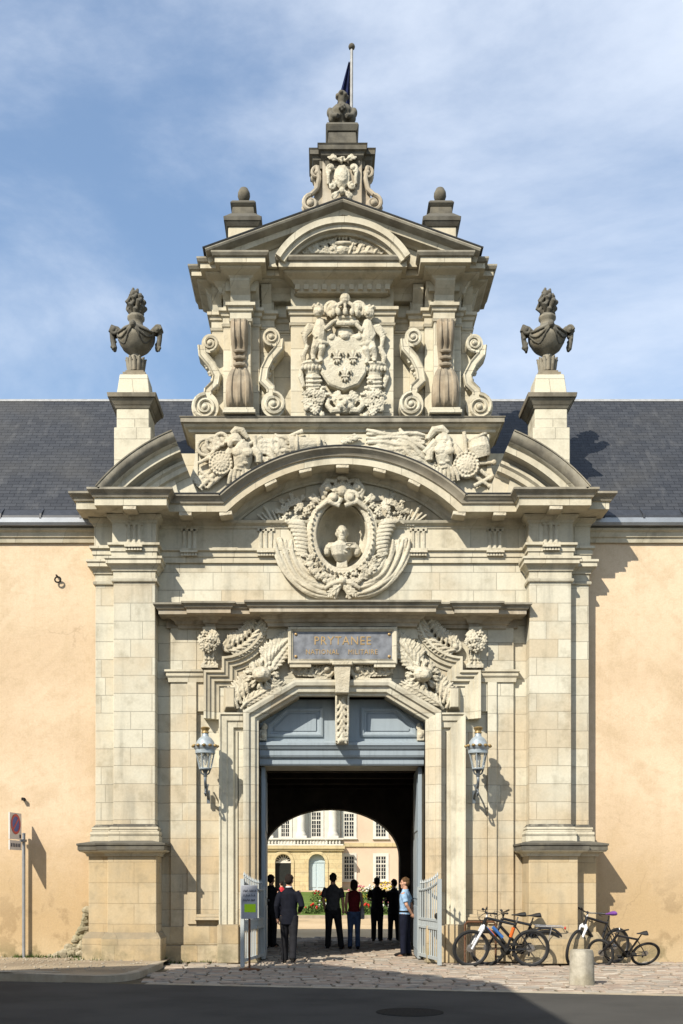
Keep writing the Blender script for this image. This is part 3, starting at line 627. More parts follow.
def bracketload():
    m = MB(); y = Y-.12; R = random.Random(9)
    def Q(px, py): return P(px, py)
    x, z = Q(313, 366); m.lathe([(.05,z+.06),(.24,z+.06),(.25,z+.02),(.22,z-.01),(.2,z-.06),(.16,z-.14),(.13,z-.2),(.1,z-.22)], (x,y+.05,0), 18)
    for i in range(7): m.ell((x-.21+.07*i, y-.13+.02*abs(i-3), z-.06), (.035,.05,.06))
    m.tube([(x,y,z-.2),(x+.0,y,z-.4),(x+.02,y,z-.5)], [.15,.13,.16])
    for i in range(3): m.tube([(x-.14,y-.08,z-.25-.08*i),(x,y-.15,z-.28-.08*i),(x+.15,y-.08,z-.25-.08*i)], .025)
    for i in range(44):
        a = R.uniform(-1, 1); t = R.random(); m.flower(x+.02+a*.2*(1-.25*t), z-.55-t*.42, y-.1-.06*(1-a*a), R.uniform(.055,.085), 5, R) if i % 3 else m.ell((x+a*.2, y-.1, z-.55-t*.45), R.uniform(.045,.065), None, 8, 5)
    m.ell((x,y+.02,z-.78), (.2,.1,.3)); m.tube([(x-.22,y+.06,z+.0),(x-.24,y+.05,z-.2),(x-.18,y+.05,z-.4)], [.05,.06,.04])
    return m
m = cherub(); b = bracketload()
for k in range(2):
    f = (lambda z: z) if k == 0 else (lambda z: z.mirror())
    for q, nm, vx in ((m, 'cherub', .011), (b, 'flower_basket', .0125)):
        o = f(q).build(nm, M['carve'], coa, vox=.009, flat=(Y, .78))
        if k: o.location.x = .056
# ---- tympanum foliage
m = MB(); x0, z0 = A(343, 255, -.62); yt = -.55; z0 += .02
for s in (-1, 1):
    for i in range(5):
        m.leaf(x0+s*(.12+.16*i), z0+.02, yt, pi/2-s*(.45+.1*i), .4-.055*i, .15, .07, s*.3)
    for i in range(4): m.spiral(x0+s*(.22+.17*i), z0+.1, yt-.03, .075, .015, 1.2, -pi/2, .024, s)
    m.tube([(x0+s*.1,yt,z0+.04),(x0+s*.5,yt-.04,z0+.05),(x0+s*.92,yt,z0+.03)], .035); m.ell((x0+s*.95,yt,z0+.04),.05)
    for i in range(5): m.flower(x0+s*(.18+.15*i), z0+.3-.045*i, yt-.04, .055)
m.tube([(x0-.15,yt-.05,z0+.22),(x0,yt-.09,z0+.2),(x0+.15,yt-.05,z0+.22)], .04); m.ell((x0,yt,z0+.12), (.15,.09,.12))
for i in range(5): m.el2(x0-.14+.07*i, z0+.34, yt-.05, .075, .03, .04, pi/2)
m.ell((x0,yt-.04,z0+.42), .045)
m.build('foliage_relief', M['carve'], G, vox=.0095)
# ---- trophies on the attic
def cuirass(m, x, z, y, s=1., lean=0):
    m.tube([(x+.03*lean,y,z+.3*s),(x,y-.04,z+.16*s),(x,y-.05,z),(x-.02*lean,y-.03,z-.16*s),(x-.03*lean,y-.02,z-.22*s)], [.13*s,.22*s,.21*s,.17*s,.19*s], 14, (1, .75))
    for d in (-1, 1):
        m.ell((x+d*.1*s,y-.2*s,z+.1*s), (.11*s,.06*s,.09*s)); m.tube([(x+d*.2*s,y,z+.22*s),(x+d*.3*s,y-.03,z+.1*s),(x+d*.3*s,y-.02,z-.06*s)], [.1*s,.09*s,.08*s])
    for i in range(3): m.ell((x-.05*s+.1*s*(i % 2),y-.17*s,z-.06*s-.05*i*s), (.07*s,.04*s,.035*s))
    for i in range(7):
        a = -.2+i*.068; m.tube([(x+a*s,y-.12*s,z-.22*s),(x+a*1.25*s,y-.13*s,z-.35*s),(x+a*1.4*s,y-.1*s,z-.5*s)], [.035*s,.04*s,.035*s])
    m.tube([(x-.1*s,y,z+.3*s),(x+.0,y-.1*s,z+.32*s),(x+.1*s,y,z+.3*s)], .05*s)
def helmet(m, x, z, y, s=1., d=1):
    m.ell((x,y,z), (.15*s,.12*s,.13*s)); m.tube([(x-.2*s*d,y,z-.02*s),(x,y-.1*s,z-.05*s),(x+.22*s*d,y,z-.06*s)], .03*s)
    m.tube([(x+.08*d*s,y,z+.12*s),(x-.02*d*s,y,z+.2*s),(x-.15*d*s,y,z+.18*s),(x-.27*d*s,y,z+.02*s)], [.05*s,.08*s,.08*s,.04*s]); m.ell((x+.1*d*s,y-.08*s,z-.1*s), (.06*s,.05*s,.09*s))
def roundshield(m, x, z, y, r, rings=3):
    m.lathe([(.001,-.03),(r,-.03),(r,.03),(r*.92,.06),(r*.8,.05),(r*.5,.09),(.001,.12)], (0,0,0), 26); n0 = len(m.v)-26*7
    R = Matrix.Rotation(pi/2, 4, 'X')
    for i in range(n0, len(m.v)): v = R @ Vector(m.v[i]); m.v[i] = (v.x+x, v.y+y, v.z+z)
    for j in range(1, rings+1):
        k = 5+5*j
        for i in range(k):
            a = 2*pi*i/k; rr = r*.9*j/rings; m.ell((x+rr*cos(a), y-.1+.04*j/rings, z+rr*sin(a)), (r*.1,.03,r*.1), None, 7, 4)
def drape(m, P0, P1, folds, wid, y, sag=.1, rad=.035, seed=1):
    R = random.Random(seed)
    for i in range(folds):
        t = i/(folds-1)-.5; dx = P1[0]-P0[0]; dz = P1[1]-P0[1]; L = sqrt(dx*dx+dz*dz); nx, nz = -dz/L, dx/L; pts = []
        for k in range(8):
            u = k/7; o = t*wid*(1-.25*u)+.03*sin(u*7+i*2.1); pts.append((P0[0]+dx*u+nx*o, y-.03*(i % 2)-.05*sin(pi*u)+R.uniform(-.01, .01), P0[1]+dz*u+nz*o-sag*sin(pi*u)))
        m.tube(pts, [rad*.8]+[rad*1.15]*6+[rad*.6], 7)
yt = -.31
def T(px, py): return A(px, py, yt-.05)
m = MB(); x, z = T(243, 460); cuirass(m, x, z, yt-.06, 1.0, 1)
x, z = T(235, 440); helmet(m, x, z, yt-.1, .95, -1)
x, z = T(221, 464); roundshield(m, x, z, yt-.09, .24)
for px, py, r in ((206,447,.17),(213,443,.13),(221,439,.12)):
    x, z = T(px, py); m.tube([(x+r*cos(a),yt-.05,z+r*.95*sin(a)) for a in [2*pi*i/18 for i in range(18)]], .04, closed=True); m.ell((x,yt,z), (r*.7,.05,r*.7))
for a, b in (((199,470),(214,482)),((201,478),(222,462)),((199,488),(215,474)),((207,488),(224,473)),((198,463),(211,457)),((246,446),(262,436)),((262,447),(285,440)),((289,436),(303,431))):
    p, q = T(*a), T(*b); m.tube([(p[0],yt-.05,p[1]),(q[0],yt-.07,q[1])], [.035,.05])
for i in range(5):
    p = T(202+i*4, 490-i*2); m.leaf(p[0], p[1], yt, pi/2+.5, .3, .13)
p = T(268, 446); m.box(p[0]-.2, p[0]+.15, yt-.1, yt+.1, p[1]-.16, p[1]+.14)
for i in range(4):
    for j in range(3): m.flower(p[0]-.13+.08*i, p[1]-.1+.09*j, yt-.1, .035)
m.tube([(p[0]-.24,yt-.06,p[1]-.2),(p[0]-.26,yt-.09,p[1]+.2)], .04)
drape(m, T(272,441), T(292,449), 6, .34, yt-.04, .04); drape(m, T(276,437), T(282,458), 7, .32, yt-.04, .02)
p, q = T(290,446), T(318,443); m.tube([(p[0],yt-.04,p[1]),((p[0]+q[0])/2,yt-.05,(p[1]+q[1])/2),(q[0],yt-.03,q[1])], [.19,.15,.1], 12); m.tube([(q[0],yt-.04,q[1]),(q[0]+.05,yt-.04,q[1])], .13, 12)
m.tube([(p[0]+.12,yt-.05,p[1]),(p[0]+.16,yt-.05,p[1])], .21, 12)
drape(m, T(262,455), T(280,462), 5, .2, yt, 0.02)
R = random.Random(4)
for i in range(14): p = T(R.uniform(305,326), R.uniform(440,447)); m.flower(p[0], p[1], yt, .05, 5, R)
for i in range(6): p = T(248+i*5, 474-i*3); m.leaf(p[0], p[1], yt, -.4, .22, .12)
m.v = [(x, yt+(y-yt)*.72, z) for x, y, z in m.v]; t1 = m.build('trophy_relief', M['carve'], G, vox=.0095)
m = MB(); x, z = T(444, 458); cuirass(m, x, z, yt-.06, .95, -1)
x, z = T(443, 441); helmet(m, x, z, yt-.08, 1.15, 1); x, z = T(466, 466); roundshield(m, x, z, yt-.1, .26, 3)
p, q = T(478,440), T(481,456); m.tube([(p[0],yt,p[1]),(p[0]+.02,yt-.05,(p[1]+q[1])/2),(q[0],yt,q[1])], [.2,.22,.2], 14); m.tube([(p[0]-.02,yt,p[1]+.06),(p[0],yt,p[1]+.02)], .22, 14)
m.tube([(T(464,432)[0],yt-.08,T(464,432)[1]),(T(466,452)[0],yt-.09,T(466,452)[1])], .04)
for a, b in (((470,464),(494,462)),((472,474),(490,486)),((474,486),(492,476)),((480,470),(490,478))):
    p, q = T(*a), T(*b); m.tube([(p[0],yt-.06,p[1]),(q[0],yt-.04,q[1])], [.045,.035]); m.ell((q[0],yt-.05,q[1]), .055)
drape(m, T(366,441), T(425,443), 8, .4, yt-.02, .02, .04, 2); drape(m, T(392,439), T(425,462), 8, .45, yt-.03, .02, .04, 3); drape(m, T(378,437), T(395,452), 5, .3, yt, 0, .035, 4)
for i in range(6): p = T(414+i*3, 462+i*2); m.leaf(p[0], p[1], yt, .5-.4*i, .28, .15)
p, q = T(424,454), T(436,442); m.tube([(p[0],yt-.08,p[1]),(q[0],yt-.1,q[1])], [.06,.09])
for i in range(8): p = T(420+R.uniform(-4,14), R.uniform(462,476)); m.flower(p[0], p[1], yt-.02, .07, 5, R)
for i in range(10):
    p = T(432+i*2.4, 484); m.tube([(p[0],yt-.12,p[1]+.14),(p[0]+.01,yt-.13,p[1]-.05)], .022)
for px, py in ((356,440),(351,442),(362,438)): p = T(px, py); m.leaf(p[0], p[1], yt, pi-.2, .2, .12)
m.v = [(x, yt+(y-yt)*.72, z) for x, y, z in m.v]; m.build('trophy_relief', M['carve'], G, vox=.0095)
# ---- medallion round the niche
ym = -.05; mx, mz = 0.0, 8.5
m = MB()
for k, (a, b, r, o) in enumerate(((.56,.72,.06,.1),(.67,.83,.05,.06),(.62,.78,.05,.12))):
    m.tube([(mx+a*cos(t), ym-o, mz+b*sin(t)) for t in [2*pi*i/48 for i in range(48)]], r, 8, closed=True)
for i in range(46):
    t = 2*pi*i/46; m.ell((mx+.615*cos(t), ym-.2, mz+.775*sin(t)), .026, None, 7, 4)
for s in (-1, 1):
    m.spiral(s*.17, 9.2, ym-.2, .15, .02, 1.3, 0, .05, s, .05); m.tube([(s*.05,ym-.2,9.05),(s*.3,ym-.22,9.13),(s*.52,ym-.17,8.95)], [.05,.06,.03])
    m.spiral(s*.3, 9.42, ym-.14, .12, .02, 1.4, -pi/2, .05, s, .04); m.tube([(s*.1,ym-.13,9.55),(s*.3,ym-.14,9.57),(s*.43,ym-.12,9.4),(s*.36,ym-.12,9.2)], .05)
    m.leaf(s*.45, 9.1, ym-.1, pi/2-s*.8, .25, .15)
    for i in range(3): m.flower(s*(.5+.1*i), 9.2-.12*i, ym-.12, .08)
for i in range(5): m.leaf(0, 9.28, ym-.12, pi/2+(i-2)*.5, .3, .12, .1)
m.ell((0,ym-.18,9.35), (.1,.1,.12)); m.ell((0,ym-.15,9.6), (.12,.08,.06))
md = m.build('medallion_frame', M['carve'], G, vox=.0095, flat=(ym, .8))
def corn():
    m = MB(); R = random.Random(12)
    n = 9
    for i in range(n):
        t = i/(n-1); x = .92-.1*t-.06*sin(3*t); z = 8.72-.62*t; r = .17-.1*t
        m.tube([(x+r*cos(a)*1., ym-.1-.6*r*max(-.2, -sin(a)), z+.02*cos(a)) for a in [2*pi*k/14 for k in range(14)]], .042, 6, closed=True); m.ell((x,ym-.08,z), (r,.1,.07))
    m.tube([(.8,ym-.08,8.1),(.7,ym-.1,7.95),(.58,ym-.1,7.93)], [.07,.06,.03])
    for i in range(52):
        a = R.uniform(0, 2*pi); q = sqrt(R.random()); m.flower(.95+.27*q*cos(a), 8.98+.26*q*sin(a), ym-.1-.12*(1-q), R.uniform(.035,.065), 5, R)
    for i in range(9):
        a = 2*pi*i/9; m.leaf(.95+.22*cos(a), 8.98+.2*sin(a), ym-.04, a, .17, .1)
    for i in range(6): m.ell((.8+.06*i, ym-.16, 8.76), (.05,.05,.04))
    return m
def flags():
    m = MB()
    for i in range(17):
        t = i/16; pts = []
        for k in range(13):
            u = k/12; a = .12+u*1.42
            ra = 1.36-.5*t; rb = 1.42-.52*t; x = ra*cos(a)**.78; z = 8.66-.1*t-rb*sin(a)**.85
            pts.append((x+.02*sin(u*9+i*1.7), ym-.03-.05*sin(pi*u)-.045*(i % 2)-.03*sin(u*5+i*1.3), z))
        m.tube(pts, [.02]+[.036]*10+[.034,.025], 7)
    m.tube([(1.36*cos(.12+k*.11)**.78-.1, ym-.01, 8.64-1.36*sin(.12+k*.11)**.85+.05) for k in range(13)], [.06]*13, 8)
    for i in range(5):
        x = 1.2+.05*i; m.tube([(x,ym-.03,8.7),(x+.1+.05*i,ym-.04,9.05-.03*i)], .025)
    m.tube([(1.36,ym-.05,8.75),(1.5,ym-.05,9.0)], .03); m.el2(1.53, 9.05, ym-.05, .09, .035, .03, .9)
    return m
m = corn(); f_ = flags()
for k in range(2):
    f = (lambda z: z) if k == 0 else (lambda z: z.mirror())
    f(m).build('cornucopia', M['carve'], md, vox=.0095, flat=(ym, .74)); f(f_).build('flag_drapery', M['carve'], md, vox=.0095, flat=(ym, .74))
m = MB(); R = random.Random(21)
for i in range(95):
    a = -pi/2+R.uniform(-1.05, 1.05); q = R.uniform(.86, 1.12); m.flower(.78*q*cos(a), 8.5+.93*q*sin(a), ym-.16-R.random()*.06, R.uniform(.03,.06), 5, R)
for i in range(22):
    a = -pi/2+(i-10.5)*.1; m.leaf(.72*cos(a), 8.5+.88*sin(a), ym-.12, a+(.7 if i % 2 else -.7), .22, .1, .08)
for s in (-1, 1):
    m.tube([(s*.02,ym-.22,7.56),(s*.2,ym-.22,7.5),(s*.35,ym-.17,7.42)], .045); m.tube([(0,ym-.2,7.55),(s*.1,ym-.2,7.35),(s*.16,ym-.15,7.22)], .04); m.leaf(0, 7.5, ym-.18, -pi/2+s*.9, .4, .16)
m.ell((0,ym-.24,7.56), .08)
m.build('garland', M['carve'], md, vox=.0095, flat=(ym, .74))
# ---- portal carving
yp = -.1
def Q(px, py): return A(px, py, yp-.1)
m = MB(); R = random.Random(31)
for i in range(7):
    p = Q(238+i*3.2, 708-i*5); m.leaf(p[0], p[1], yp, 2.0-.13*i, .46, .27, .1, -.3); 
for i in range(7): p = Q(241+i*4, 709-i*3.4); m.leaf(p[0], p[1], yp-.02, .9-.1*i, .38, .24, .12, -.5)
x, z = Q(262, 675); m.ell((x,yp-.16,z), (.19,.17,.16)); m.ell((x-.03,yp-.3,z-.05), (.1,.08,.08))
for s in (-1, 1): m.ell((x+s*.07-.02,yp-.3,z+.03), (.035,.03,.025)); m.ell((x+s*.16,yp-.14,z+.1), (.06,.06,.06))
for i in range(11):
    a = 2*pi*i/11; m.leaf(x+.14*cos(a), z+.11*sin(a), yp-.07, a, .2, .12, .1)
for i in range(7): p = Q(266+i*2.6, 668-i*3.6); m.leaf(p[0], p[1], yp-.02, 1.5-.12*i, .44, .26, .13, .35); m.leaf(p[0]+.03, p[1]-.03, yp-.02, .5, .34, .22, .11, .5)
a1 = m
m = MB()
for i in range(6): p = Q(292+i*5.5, 670+.4*i); m.leaf(p[0], p[1]-.07, yp-.03, 1.2-.1*i, .24, .12, .1, 1.0); m.leaf(p[0], p[1]-.02, yp-.03, -.5, .22, .1, .08, .6)
p = Q(327, 669); m.spiral(p[0], p[1], yp-.08, .15, .02, 1.5, -pi/2, .05, 1, .04); p = Q(299, 668); m.spiral(p[0], p[1], yp-.06, .13, .02, 1.3, pi/2, .045, -1, .04)
m.tube([(Q(293,680)[0],yp-.05,Q(293,680)[1]),(Q(312,681)[0],yp-.1,Q(312,681)[1]),(Q(331,678)[0],yp-.05,Q(331,678)[1])], .05)
a2 = m
m = MB()
for i in range(9):
    a = radians(-82+i*9); r = .74; p = (-2.38+r*cos(a), 6.94+r*sin(a)); m.leaf(p[0], p[1], yp-.03, a+1.1, .36, .2, .12, .5); m.leaf(p[0], p[1], yp-.03, a+pi-.35, .34-.02*i, .19, .12, -.6)
    m.ell((p[0],yp-.06,p[1]), .05)
p = Q(258, 628); m.spiral(p[0], p[1], yp-.06, .12, .02, 1.4, 0, .04, 1, .03); p = Q(229, 647); m.spiral(p[0], p[1], yp-.08, .13, .02, 1.4, pi/2, .045, 1, .03)
a3 = m
m = MB(); x = -2.63
m.prism([(0,6.64),(-.28,6.64),(-.27,6.5),(-.16,6.3),(-.14,6.05),(-.2,5.95),(-.17,5.9),(0,5.9)], x-.13, x+.13, 'x')
for i in range(34):
    a = R.uniform(0, 2*pi); q = sqrt(R.random()); m.flower(x+.2*q*cos(a), 6.36+.19*q*sin(a), -.3-.08*(1-q), R.uniform(.045,.08), 5, R)
for d in (-1, 0, 1): m.tube([(x+d*.07,-.2,6.25),(x+d*.07,-.2,6.0)], .03); m.leaf(x+d*.05, 5.98, -.15, -pi/2+d*.7, .15, .1)
m.box(x-.17, x+.17, -.22, 0, 5.84, 5.9); a4 = m
for k in range(2):
    f = (lambda z: z) if k == 0 else (lambda z: z.mirror())
    for q, nm in ((a1, 'acanthus_relief'), (a2, 'leaf_scroll'), (a3, 'spandrel_foliage'), (a4, 'flower_bracket')):
        f(q).build(nm, M['carve'], G, vox=.0095)
# ================================================================== urns
M['urn'] = M['dark']
def urn(s):
    e = empty('stone_urn', (s*UX, UY, 11.86), ('dark lidded stone urn with swags on the pedestal at the left of the gable' if s < 0 else 'dark lidded stone urn with swags on the pedestal at the right of the gable'), 'urn', 'flaming urns on the gatehouse')
    m = MB(); m.frus(0, 0, 0, .05, .25, .25); m.frus(0, 0, .05, .1, .2, .2); m.lathe([(.12,.1),(.16,.12),(.15,.2),(.15,.3),(.12,.4),(.11,.46),(.17,.50),(.29,.58),(.38,.72),(.39,.82),(.32,.93),(.2,1.0),(.155,1.04),(.15,1.12),(.19,1.16),(.19,1.2),(.13,1.25),(.08,1.3)], (0,0,0), 26)
    e.scale = (.92, .92, 1.06); b = m.build('bowl', M['old'], e, ang=50)
    m = MB()
    for i in range(12):
        a = 2*pi*i/12; m.tube([(.15*cos(a),.15*sin(a),.12),(.17*cos(a),.17*sin(a),.25),(.2*cos(a),.2*sin(a),.37),(.24*cos(a),.24*sin(a),.38)], [.04,.045,.035,.015])
    m.build('leaf_collar', M['old'], e, vox=.0095)
    m = MB()
    for q in range(4):
        for j in range(3):
            pts = []
            for i in range(10):
                u = i/9; a = q*pi/2+u*pi/2; z = .9-(.05+.07*j)*sin(pi*u)*1.5; r = .4-.72*max(0, .76-z)-.1*max(0, z-.84)
                pts.append((r*cos(a), r*sin(a), z))
            m.tube(pts, [.016]+[.024]*8+[.016], 7)
        a = q*pi/2; m.ell((.4*cos(a),.4*sin(a),.9), .07)
    m.build('swag', M['dark'], e, vox=.0095)
    for d in (-1, 1):
        m = MB(); m.tube([(d*.3,0,.88),(d*.42,0,.97),(d*.52,-.01,.99),(d*.57,-.02,.90)], [.05,.06,.075,.05]); m.spiral(d*.48, .93, -.08, .09, .02, 1.3, 0, .035, d); m.spiral(d*.48, .93, .08, .09, .02, 1.3, 0, .035, d)
        m.tube([(d*.53,0,.9),(d*.52,0,.76),(d*.48,0,.6),(d*.46,0,.54)], [.06,.055,.065,.03])
        for i in range(9): m.ell((d*.49+random.uniform(-.05,.05),random.uniform(-.06,.06),.56+.03*i), .032)
        m.build('handle', M['dark'], e, vox=.0095)
    m = MB(); R = random.Random(8)
    for i in range(26):
        a = i*2.4; z = 1.22+.016*i; r = .19*(1-abs(i-10)/24); m.tube([(r*.6*cos(a),r*.6*sin(a),z-.04),(r*1.15*cos(a),r*1.15*sin(a),z+.05),(r*.95*cos(a+.5),r*.95*sin(a+.5),z+.13)], [.05,.06,.022])
    m.lathe([(.02,1.2),(.12,1.22),(.1,1.45),(.03,1.66)], (0,0,0), 10); m.build('flame', M['dark'], e, vox=.0095)
for s in (-1, 1): urn(s)
# ================================================================== bust in the niche
e = empty('bust', (0, .12, 7.84), 'pale stone bust of a bearded man in a draped cloak standing in the oval niche', 'bust')
e.scale = (1.12, 1.0, 1.1); m = MB(); m.frus(0, 0, 0, .05, .14, .14, .12, .12); m.frus(0, 0, .05, .2, .1, .09, .09, .08); m.build('socle', M['carve'], e, False, .01)
m = MB(); m.tube([(0,0,.18),(0,-.02,.28),(0,-.02,.42),(0,0,.52)], [.13,.22,.26,.14], 14, (1, .62)); 
for s in (-1, 1):
    m.ell((s*.2,.0,.43), (.12,.11,.09)); m.ell((s*.27,.01,.37), (.08,.1,.09)); m.ell((s*.27,0,.34), (.07,.09,.07))
    m.tube([(s*.3,-.05,.42),(s*.1,-.16,.4),(-s*.1,-.17,.3)], .016); m.tube([(s*.25,-.06,.5),(s*.08,-.15,.48),(0,-.17,.42)], .016)
m.tube([(0,0,.48),(0,0,.6)], [.085,.08], 10); m.ell((0,-.02,.7), (.105,.125,.145)); m.ell((0,-.14,.685), (.022,.035,.045)); m.ell((0,-.09,.6), (.065,.06,.085)); m.ell((0,-.14,.635), (.045,.02,.012))
for s in (-1, 1): m.ell((s*.1,0,.69), (.025,.03,.04)); m.ell((s*.045,-.115,.73), (.03,.015,.015))
for i in range(14): a = i*.45; m.ell((.088*cos(a),.03+.085*sin(a),.76+.012*sin(i*2)), .03)
m.ell((0,.015,.8), (.085,.1,.06))
m.build('torso', M['carve'], e, vox=.01)
# ================================================================== plaque
xq, zq = A(342.5, 645.5, -.3)
e = empty('plaque', (xq, -.3, zq), 'grey marble name plaque with gilt lettering in a stone frame above the doorway', 'plaque')
m = MB(); m.face([(-1.075,-.37),(-1.075,.37),(1.075,.37),(1.075,-.37)], [(0,-.2),(0,.04),(-.02,.055),(-.06,.055),(-.08,.03),(-.1,.02),(-.1,-.2)], 0, True); 
m.box(-.98, .98, .02, .2, -.28, .28)
for s in (-1, 1): m.box(*sorted((s*.62, s*1.04)), -.03, .2, -.43, -.373)
m.build('frame', M['trim'], e, False)
M['marble'] = plain('grey marble', (.20,.21,.23), .4, 0, .5, .25, 5); M['gilt'] = plain('gilt', (.40,.27,.12), .5, .3, .5, .1)
m = MB(); m.box(-.974, .974, -.006, .02, -.272, .272); bd = m.build('board', M['marble'], e, False)
def text(s, size, loc, mat, parent, name='lettering', rot=(pi/2, 0, 0), ext=.004, sx=1., al='CENTER'):
    c = bpy.data.curves.new('t', 'FONT'); c.body = s; c.size = size; c.align_x = al; c.align_y = 'CENTER'; c.extrude = ext; c.space_character = 1.12; c.resolution_u = 2
    t = bpy.data.objects.new('t', c); S.collection.objects.link(t); dg = bpy.context.evaluated_depsgraph_get(); me = bpy.data.meshes.new_from_object(t.evaluated_get(dg))
    bpy.data.objects.remove(t); o = bpy.data.objects.new(name, me); S.collection.objects.link(o); me.materials.clear(); me.materials.append(mat)
    o.parent = parent; o.location = loc; o.rotation_euler = rot; o.scale = (sx, 1, 1); return o
text('PRYTANEE', .235, (0, -.01, .085), M['gilt'], bd, sx=.93); text('NATIONAL', .14, (-.4, -.01, -.135), M['gilt'], bd, sx=.86); text('MILITAIRE', .14, (.4, -.01, -.135), M['gilt'], bd, sx=.86)
m = MB()
for sx in (-1, 1):
    for sz in (-1, 1): m.ell((sx*.92,-.012,sz*.22), (.032,.02,.032))
m.build('stud', M['gilt'], bd)
# ================================================================== flag
e = empty('flag', (.19, .6, 13.72), 'dark blue flag hanging limp from a white pole on top of the gatehouse', 'flag')
M['polegrey'] = plain('grey pole paint', (.33,.33,.32), .5); M['white'] = plain('white paint', (.7,.7,.68), .45, 0, .4, .05); M['navycloth'] = plain('navy cloth', (.012,.018,.06), .85, 0, .1, .2)
m = MB(); m.tube([(0,0,0),(0.02,0,5.0)], [.04,.03], 10); m.build('pole', M['polegrey'], e); m = MB(); m.ell((.02,0,5.06), (.07,.07,.065)); m.build('ball', M['dark'], e)
m = MB(); rows = []
for i in range(15):
    t = i/14; wdt = .05+.48*t; z = 4.75-1.5*t; r = []
    for j in range(9):
        u = j/8; r.append((.0-u*wdt, .05*sin(u*14+t*2)*(.4+t), z-.25*u*t))
    rows.append(r)
vs = [p for r in rows for p in r]; n = len(vs); vs += [(x, y+.012, z) for x, y, z in vs]
fs = [(i*9+j, i*9+j+1, i*9+10+j, i*9+9+j) for i in range(14) for j in range(8)]; fs += [tuple(n+q for q in reversed(f)) for f in fs]
m.add(vs, fs); m.build('cloth', M['navycloth'], e)
# ================================================================== ground
def struct(o): o['kind'] = 'structure'; return o
def asphalt():
    t = NT('asphalt'); a = t.noise(.5, 4); b = t.noise(140, 3); c = t.mix(t.rng(a, .35, .7), (.07,.068,.063), (.048,.047,.044)); c = t.mix(t.rng(b, .5, .8, 0, .5), c, (.10,.098,.09)); pt = t.noise(1.7, 6, rough=.7); c = t.mix(t.rng(pt, .5, .7, 0, .45), c, (.075,.072,.065)); t.bump(b, .008, .8)
    return t.done(c, .95, 0, .04)
M['asphalt'] = asphalt()
def earth(name, c1, c2, s1=.8, s2=60, b=.02):
    t = NT(name); a = t.noise(s1, 5); f = t.noise(s2, 4); c = t.mix(t.rng(a, .35, .65), c1, c2); c = t.mix(.35, c, t.mix(f, (.1,.1,.1), (.9,.9,.9)), 'OVERLAY'); t.bump(f, b, .8); return t.done(c, .95, 0, .1)
M['gravel'] = earth('gravel', (.33,.27,.19), (.22,.18,.13)); M['sand'] = earth('sandy path', (.50,.38,.23), (.42,.31,.18), .3, 30)
M['grass'] = earth('mown grass', (.125,.175,.038), (.085,.13,.026), .25, 22, .04); M['soil'] = earth('far ground', (.14,.12,.08), (.10,.10,.05))
M['rubble'] = stone('rubble stone', (.38,.33,.24), (.22,.19,.14), (.20,.19,.09), False, 0, None, .7)
M['kerb'] = stone('kerb stone', (.36,.32,.25), (.27,.24,.19), (.33,.25,.16), False, 0, None, .5)
def sheet(name, poly, z, mat):
    m = MB(); m.add([(x, y, z if not callable(z) else z(x, y)) for x, y in poly], [tuple(range(len(poly)))]); return struct(m.build(name, mat, None, False))
sheet('ground', [(-900,-900),(900,-900),(900,1500),(-900,1500)], -.06, M['soil'])
edge = lambda x: -4.98-.215*(x+.4)
sheet('road', [(-60,edge(-12)),(-12,edge(-12)),(9,edge(9)),(60,edge(9)),(60,-60),(-60,-60)], -.02, M['asphalt'])
kp = [(-40,-3.0),(-8,-3.25),(-5.8,-3.55),(-4.6,-3.95),(-3.95,-4.1),(-3.6,-3.85),(-3.45,-3.2),(-3.4,-1.6),(-3.4,.02)]
def bez(p, n=3):
    o = []
    for i in range(len(p)-1):
        a, b, c, d = p[max(0,i-1)], p[i], p[i+1], p[min(len(p)-1,i+2)]
        for k in range(n):
            t = k/n; o.append(tuple(.5*((2*b[q])+(-a[q]+c[q])*t+(2*a[q]-5*b[q]+4*c[q]-d[q])*t*t+(-a[q]+3*b[q]-3*c[q]+d[q])*t**3) for q in (0, 1)))
    return o+[p[-1]]
kb = bez(kp, 4)
sheet('pavement', kb[:-1]+[(-3.4,.3),(-3.4,.5),(-40,.5)], .085, M['gravel'])
m = MB(); m.plan(kb[:-3], [(-.16,-.1),(.0,-.1),(.0,.075),(-.02,.1),(-.16,.1)]); struct(m.build('kerb', M['kerb'], None, False, .01))
def cobmat():
    t = NT('sandstone setts'); g = t.n('ShaderNodeNewGeometry'); r = g.outputs['Random Per Island']; cr = t.n('ShaderNodeValToRGB'); t.l(r, cr.inputs[0]); e = cr.color_ramp
    e.elements[0].color = (.27,.215,.165,1); e.elements[1].color = (.38,.335,.275,1)
    for p, c in ((.25,(.34,.285,.225,1)),(.5,(.27,.205,.16,1)),(.7,(.22,.20,.17,1))): q = e.elements.new(p); q.color = c
    n = t.noise(6, 5); f = t.noise(60, 4); c = t.mix(t.rng(n, .45, .75, 0, .5), cr.outputs[0], (.16,.13,.10)); c = t.mix(.3, c, t.mix(f, (.15,.15,.15), (.85,.85,.85)), 'OVERLAY'); t.bump(t.math('ADD', n, t.math('MULTIPLY', f, .3)), .02, .6)
    return t.done(c, .88, 0, .12)
M['setts'] = cobmat(); M['joint'] = earth('joint sand', (.13,.11,.08), (.09,.075,.05), 3, 80)
